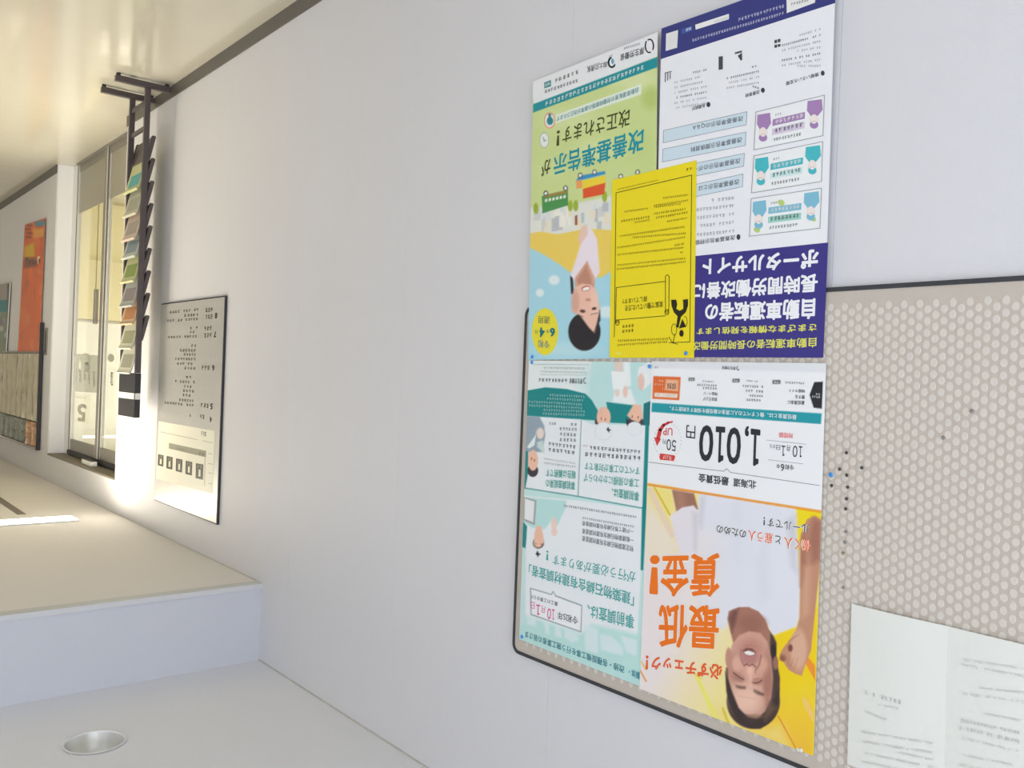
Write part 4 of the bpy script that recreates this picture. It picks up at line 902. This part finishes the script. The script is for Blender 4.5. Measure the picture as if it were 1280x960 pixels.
k.text('ルールです', (1064, 266), (815, 226), 54, NB, .004, outline=((226, 226, 232), .04)); k.text('！', (800, 224), (790, 222), 48, NB, .004)
k.frame(*d3)
k.text('必ずチェック', (543, 342), (120, 284), 92, OR, .024); k.text('！', (100, 285), (84, 283), 84, OR, .02)
k.poly([(985, 838), (1010, 842), (1020, 858), (995, 862)], (238, 226, 200), 2)
k.build('lettering', t)

# ---------------------------------------------------------------- folded white notice
E_ = [(1070, 754.5), (1190, 784), (1280, 804)]
zt = 1.8955; y0 = float(W(np.array((1070., 754.5)))[1]); zt0 = float(W(np.array((1070., 754.5)))[2]); yf = float(W(np.array((1190., 784.)))[1])
t = thing('folded_notice', 'plain white folded paper pinned blank side out on the bare right part of the board', 'paper', (.001, yf, zt0)); o = np.array(t.location)
H_ = .297; y1 = yf-(y0-yf)*1.18
b = MB(o); xf = .0155; th = .0006
N = 7
def sx(u): return xf+.004*math.sin(math.pi*u)
pts = [(sx(i/N), y0+(yf-y0)*i/N) for i in range(N+1)]+[(xf+.0035*math.sin(math.pi*i/N), yf+(y1-yf)*i/N) for i in range(1, N+1)]
vs_ = []
for e in (0, th):
    for x_, y_ in pts:
        vs_ += [(x_+e, y_, zt0-.002), (x_+e, y_-.004, zt0+H_)]
n2 = len(pts)*2; fs = []
for i in range(len(pts)-1):
    a = 2*i; fs += [(a, a+1, a+3, a+2), (n2+a, n2+a+2, n2+a+3, n2+a+1), (a, a+2, n2+a+2, n2+a), (a+1, n2+a+1, n2+a+3, a+3)]
fs += [(0, n2, n2+1, 1), (n2-2, n2-1, 2*n2-1, 2*n2-2)]
b.add(vs_, fs); b.build('sheet', M['bare'], t)
k = Ink(.0205, o).frame(1010, 600, 2.667); pale = (208, 210, 210)
for a, b_, h in (((312, 735), (185, 700), 14), ((310, 760), (230, 745), 8), ((262, 795), (190, 768), 8), ((418, 875), (175, 835), 8), ((415, 905), (180, 868), 9), ((420, 930), (300, 905), 8), ((720, 625), (515, 595), 8), ((720, 650), (512, 612), 8), ((720, 705), (570, 690), 8), ((720, 735), (515, 708), 9), ((720, 800), (590, 775), 8), ((720, 840), (505, 795), 12), ((720, 870), (505, 820), 12), ((700, 900), (505, 855), 9), ((680, 945), (520, 915), 8), ((420, 955), (180, 905), 8), ((420, 985), (180, 935), 8), ((700, 985), (500, 945), 8)):
    k.tiny(a, b_, h, pale, .85)
k.build('show_through_print', t)

# ---------------------------------------------------------------- pins and tacks
def pin(px_, py_, m_, label, r=.0042, group=None, x=.0106, dome=.004):
    c = W(np.array((float(px_), float(py_))), x+.002)
    t = thing('push_pin', label, 'push pin', (x, float(c[1]), float(c[2])), group)
    b = MB(); b.cyl((.0001, 0, 0), 'x', r*.8, dome*.4, 12, r); b.cyl((dome*.4, 0, 0), 'x', r, dome*.6, 12, r*.55)
    b.build('pin_head', M[m_], t); MB().cyl((-.004, 0, 0), 'x', .0006, .0041, 6).build('pin_shaft', M['alu'], t)
    return t
TK = [(1057.8, 566, 'tack', 'dark tack, highest in the picture of the column beside the bare dots'), (1049.3, 586.5, 'tack', 'dark tack just right of the lone blue pin'),
      (1077, 584.7, 'tack', 'dark tack standing apart to the right of the tack column'), (1039.3, 607, 'tack', 'dark tack next to the poster edge, just below the lone blue pin in the picture'),
      (1058.2, 594, 'tack', 'dark tack level with the lone blue pin, in the tack column'), (1059.3, 609, 'tack', 'dark tack in the column, level with the one at the poster edge'),
      (1057.9, 623.5, 'tack', 'dark tack in the column, third before the grey ones'), (1056.9, 636, 'tack', 'dark tack in the column, last of the tight row'),
      (1057.2, 665, 'tackgrey', 'grey tack in the column between dark and olive tacks'), (1056, 678, 'tackgrey', 'faint grey tack just before the olive one'),
      (1053.8, 691.5, 'tackgreen', 'olive green tack in the tack column'), (1054, 734.5, 'tackgrey', 'grey tack at the end of the column, near the folded paper'),
      (1214.7, 513.7, 'tackgrey', 'lone grey tack on the dotted board, nearer the right picture edge'), (1179, 547, 'tackgrey', 'lone grey tack in the middle of the bare dotted board')]
for x_, y_, m_, lb in TK: pin(x_, y_, m_, lb, .0034, 'tacks on the bare board')
pin(1038.5, 593.5, 'blue', 'single blue push pin on the bare board beside the wage poster', .0048, 'blue push pins')
xs = XB+.0021
for x_, y_, lb, xx in ((857, 441.5, 'blue push pin in the corner of the yellow leaflet', XB+.0022), (811.5, 458, 'blue push pin between the teal and the wage posters', XB+.0014), (665, 446, 'blue push pin in the corner of the green poster', XB+.0004),
                       (664.5, 453, 'blue push pin in the corner of the teal poster, close to the green poster', XB+.0004), (652, 796, 'blue push pin in the outer corner of the teal poster, near the frame corner', XB+.0004)):
    pin(x_, y_, 'blue', lb, .0050, 'blue push pins', xx)
M['clearpin'] = mat('pale_pin', (.75, .74, .68), .3, noise=.02)
pin(1001, 938, 'clearpin', 'pale push pin in the yellow corner of the wage poster', .0046, None, XB+.0014)

# ================================================================== FAR WALL ITEMS
def far_quad(P, x): return [W(np.array(p, float), x) for p in P]
# small grey plate
MQ = far_quad([(56, 410), (59, 410), (58, 444), (55, 444)], .006)
ya = sorted(q[1] for q in MQ); za = sorted(q[2] for q in MQ)
t = thing('wall_plate', 'slim grey upright plate on the wall between the orange banner and the door', 'plate', (.001, float(np.mean(ya)), float(za[0]))); o = np.array(t.location)
MB(o).box((.0008, ya[0], za[0]), (.006, ya[-1], za[-1])).build('plate', M['greymetal'], t, bevel=.001)
MB(o).box((.0062, ya[0]+.03, za[0]+.02), (.0075, ya[-1]-.03, za[-1]-.02)).build('inlay', M['dark'], t, bevel=.0003)
# orange banner
R1 = [(31, 281), (57, 272.5), (52, 402), (48, 440), (22, 440)]
OB = [(31, 281), (57, 272.5), (50, 440), (22, 440)]
t = poster_root('orange_banner', OB, .01, 'tall orange banner with yellow print on the wall far beyond the door'); t['category'] = 'banner'; o = np.array(t.location)
sheet_of(OB, .0098, t, M['bare'])
p = Paint(OB, (206, 104, 58), step=.5); p.frame(0, 250, 5.65)
rs = random.Random(9)
for i in range(60):
    x_, y_ = rs.uniform(130, 320), rs.uniform(150, 1080); p.ell(x_, y_, rs.uniform(6, 22), rs.uniform(10, 60), rs.choice(((216, 120, 62), (190, 88, 60), (206, 130, 90), (222, 108, 40), (176, 96, 70))), .8, alpha=.6)
p.poly([(245, 155), (318, 142), (316, 180), (250, 188)], (84, 128, 160), 1); p.poly([(230, 205), (310, 200), (305, 260), (235, 270)], (214, 160, 80), 2, alpha=.8)
p.poly([(178, 330), (240, 300), (245, 400), (172, 410)], (200, 168, 50), 3); p.poly([(172, 410), (250, 405), (260, 470), (168, 480)], (110, 74, 70), 4, alpha=.8); p.poly([(265, 400), (282, 396), (278, 445), (262, 448)], (226, 220, 200), 1)
for y_ in (180, 205, 235, 262): p.ell(205+rs.uniform(-12, 12), y_, 22, 9, (130, 66, 58), .6, alpha=.8)
for i in range(5): p.ell(190+i*22, 430+rs.uniform(-20, 20), 8, 16, (80, 56, 60), .6, alpha=.8)
p.build('artwork', .0101, o, t)
# showcase frame with glossy strips and a dark stile
xs0, xs1 = .004, .032
yR = float(W(np.array((47., 500.)), xs1)[1]); zB = float(W(np.array((30., 440.)), xs1)[2]); zT = float(W(np.array((42., 562.)), xs1)[2]); zS = float(W(np.array((51., 403.)), xs1)[2]); zM = float(W(np.array((30., 524.)), xs1)[2])
t = thing('wall_showcase', 'shallow wall showcase with dark edge, hung with pale glossy strips, next to the orange banner', 'showcase', (xs0, yR+.8, zB)); o = np.array(t.location)
yL = yR+1.75
M['case'] = mat('case_back', (.16, .15, .12), .6, noise=.1)
M['strip'] = mat('glossy_foil', (.66, .60, .42), .25, .5, noise=.25, nscale=14)
M['strip2'] = mat('orange_foil', (.45, .22, .07), .3, .4, noise=.5, nscale=18)
M['strip3'] = mat('green_grey_print', (.16, .18, .13), .4, .1, noise=.6, nscale=16)
MB(o).box((xs0, yR+.018, zB+.01), (xs0+.006, yL, zT-.01)).build('back_panel', M['case'], t)
MB(o).box((xs0, yR, zS), (xs1, yR+.018, zT)).build('side_frame', M['black'], t, bevel=.003)
MB(o).box((xs0, yL, zB), (xs1, yL+.03, zT)).build('side_frame', M['black'], t, bevel=.003)
MB(o).box((xs0, yR+.019, zT-.02), (xs1, yL-.001, zT)).build('top_frame', M['greymetal'], t, bevel=.003)
MB(o).box((xs0, yR+.019, zB-.006), (xs1-.01, yL-.001, zB+.009)).build('bottom_frame', M['greymetal'], t, bevel=.002)
def strip(y0, y1, z0, z1, m_, name, seed):
    r_ = random.Random(seed); ny, nz = 6, 14; b = MB(o); vs_ = []
    for j in range(nz+1):
        for i in range(ny+1):
            u = i/ny; x = xs0+.012+.016*math.sin(math.pi*u)+r_.uniform(-.005, .005); vs_.append((x, y0+(y1-y0)*u, z0+(z1-z0)*j/nz))
    b.add(vs_, [(j*(ny+1)+i, j*(ny+1)+i+1, (j+1)*(ny+1)+i+1, (j+1)*(ny+1)+i) for j in range(nz) for i in range(ny)])
    ob = b.build(name, m_, t)
    for f in ob.data.polygons: f.use_smooth = True
ns = 8; dy = (yL-yR-.05)/ns
for i in range(ns):
    a = yR+.04+dy*i
    strip(a+.004, a+dy-.004, zB+.012, zM-.006, M['strip'], 'foil_strip', 20+i)
    strip(a+.004, a+dy-.004, zM+.004, zT-.024, M['strip2'] if i in (0, 1) else M['strip3'], 'printed_strip', 50+i)
# banner at the picture edge
LB_ = [(0, 356), (12, 354), (9, 437), (-3, 438)]
LB_ = [(-14, 358), (12, 354), (7, 439), (-20, 441)]
t = poster_root('leaflet_panel', LB_, .02, 'grey and teal leaflet panel at the picture edge, left of the orange banner'); o = np.array(t.location)
sheet_of(LB_, .0198, t, M['bare'], th=.01)
p = Paint(LB_, (150, 144, 138), step=.5); p.frame(0, 250, 5.65)
p.poly([(-100, 590), (60, 585), (60, 700), (-100, 715)], (150, 142, 142), 2); p.poly([(-100, 715), (60, 705), (62, 790), (-100, 800)], (44, 118, 132), 2); p.poly([(-100, 800), (60, 790), (60, 1100), (-100, 1100)], (120, 130, 110), 2)
for i in range(16): p.ell(rs.uniform(-60, 50), rs.uniform(810, 1060), 12, 20, rs.choice(((80, 120, 60), (150, 150, 160), (120, 100, 140), (90, 130, 120), (190, 190, 190))), .6, alpha=.8)
p.poly([(52, 580), (72, 578), (66, 960), (46, 960)], (70, 76, 62), 2)
p.build('artwork', .0203, o, t)

# ---------------------------------------------------------------- signs behind the glass door, on the inner end wall
xm = lambda P, Y=RY-.004: at_y(np.array(P, float), Y)
def sheet_y(name, P, label, col, cat='sign', Y=RY-.004):
    Q = [xm(p, Y) for p in P]; c = np.mean(Q, 0); zmin = min(q[2] for q in Q)
    t = thing(name, label, cat, (float(c[0]), float(Y), float(zmin))); o = np.array(t.location)
    b = MB(o); b.add([tuple(q) for q in Q]+[(q[0], q[1]+.003, q[2]) for q in Q], [(0, 1, 2, 3), (7, 6, 5, 4)]+[(i, 4+i, 4+(i+1) % 4, (i+1) % 4) for i in range(4)])
    b.build('sheet', mat(name+'_paper', col, .6, noise=.03, nscale=10), t)
    return t, o
t, o = sheet_y('notice_sheet', [(91, 443), (124.5, 445), (121, 491), (88, 489)], 'grey notice sheet with upright lines of dark print behind the glass door', (.42, .41, .35))
k = Ink(RY-.0045, o, mapper=lambda P, Y: at_y(P, Y)).frame(60, 380, 4.36)
k.ell(205, 300, 30, 30, (150, 150, 136), 2); k.ell(212, 345, 18, 26, (130, 130, 122), 2)
k.poly([(172, 300), (180, 320), (178, 360), (166, 345)], (214, 212, 196), 2)
for x_, y_, n_ in ((152, 355, 5), (176, 360, 5), (200, 365, 4), (226, 370, 5), (252, 368, 6)):
    for j in range(n_): k.tiny((x_+7, y_+j*14), (x_-8, y_+j*14), 11, (98, 96, 86), 1, n=1)
k.build('lettering', t)
t, o = sheet_y('number_sign', [(90.5, 492), (114, 494), (110.5, 530), (87, 528)], 'white sheet with a big grey 5 behind the glass door', (.80, .78, .68))
k = Ink(RY-.0045, o, mapper=lambda P, Y: at_y(P, Y)).frame(0, 400, 4)
k.text('5', (432, 422), (388, 416), 88, (128, 122, 104), .02); k.tiny((430, 385), (380, 380), 12, (196, 192, 176))
k.build('lettering', t)
t, o = sheet_y('small_notice', [(136, 460), (145.5, 461), (142, 512), (133, 511)], 'narrow white notice with one upright dark line, seen right of the door mullion', (.8, .79, .72))
k = Ink(RY-.0045, o, mapper=lambda P, Y: at_y(P, Y)).frame(0, 400, 4)
for j in range(5): k.tiny((568, 262+j*14), (550, 262+j*14), 12, (70, 66, 56), 1, n=1)
k.ell(555, 190, 16, 20, (140, 138, 126), 2)
k.build('lettering', t)
for me in bpy.data.meshes:
    if not me.materials: me.materials.append(M['trim'])
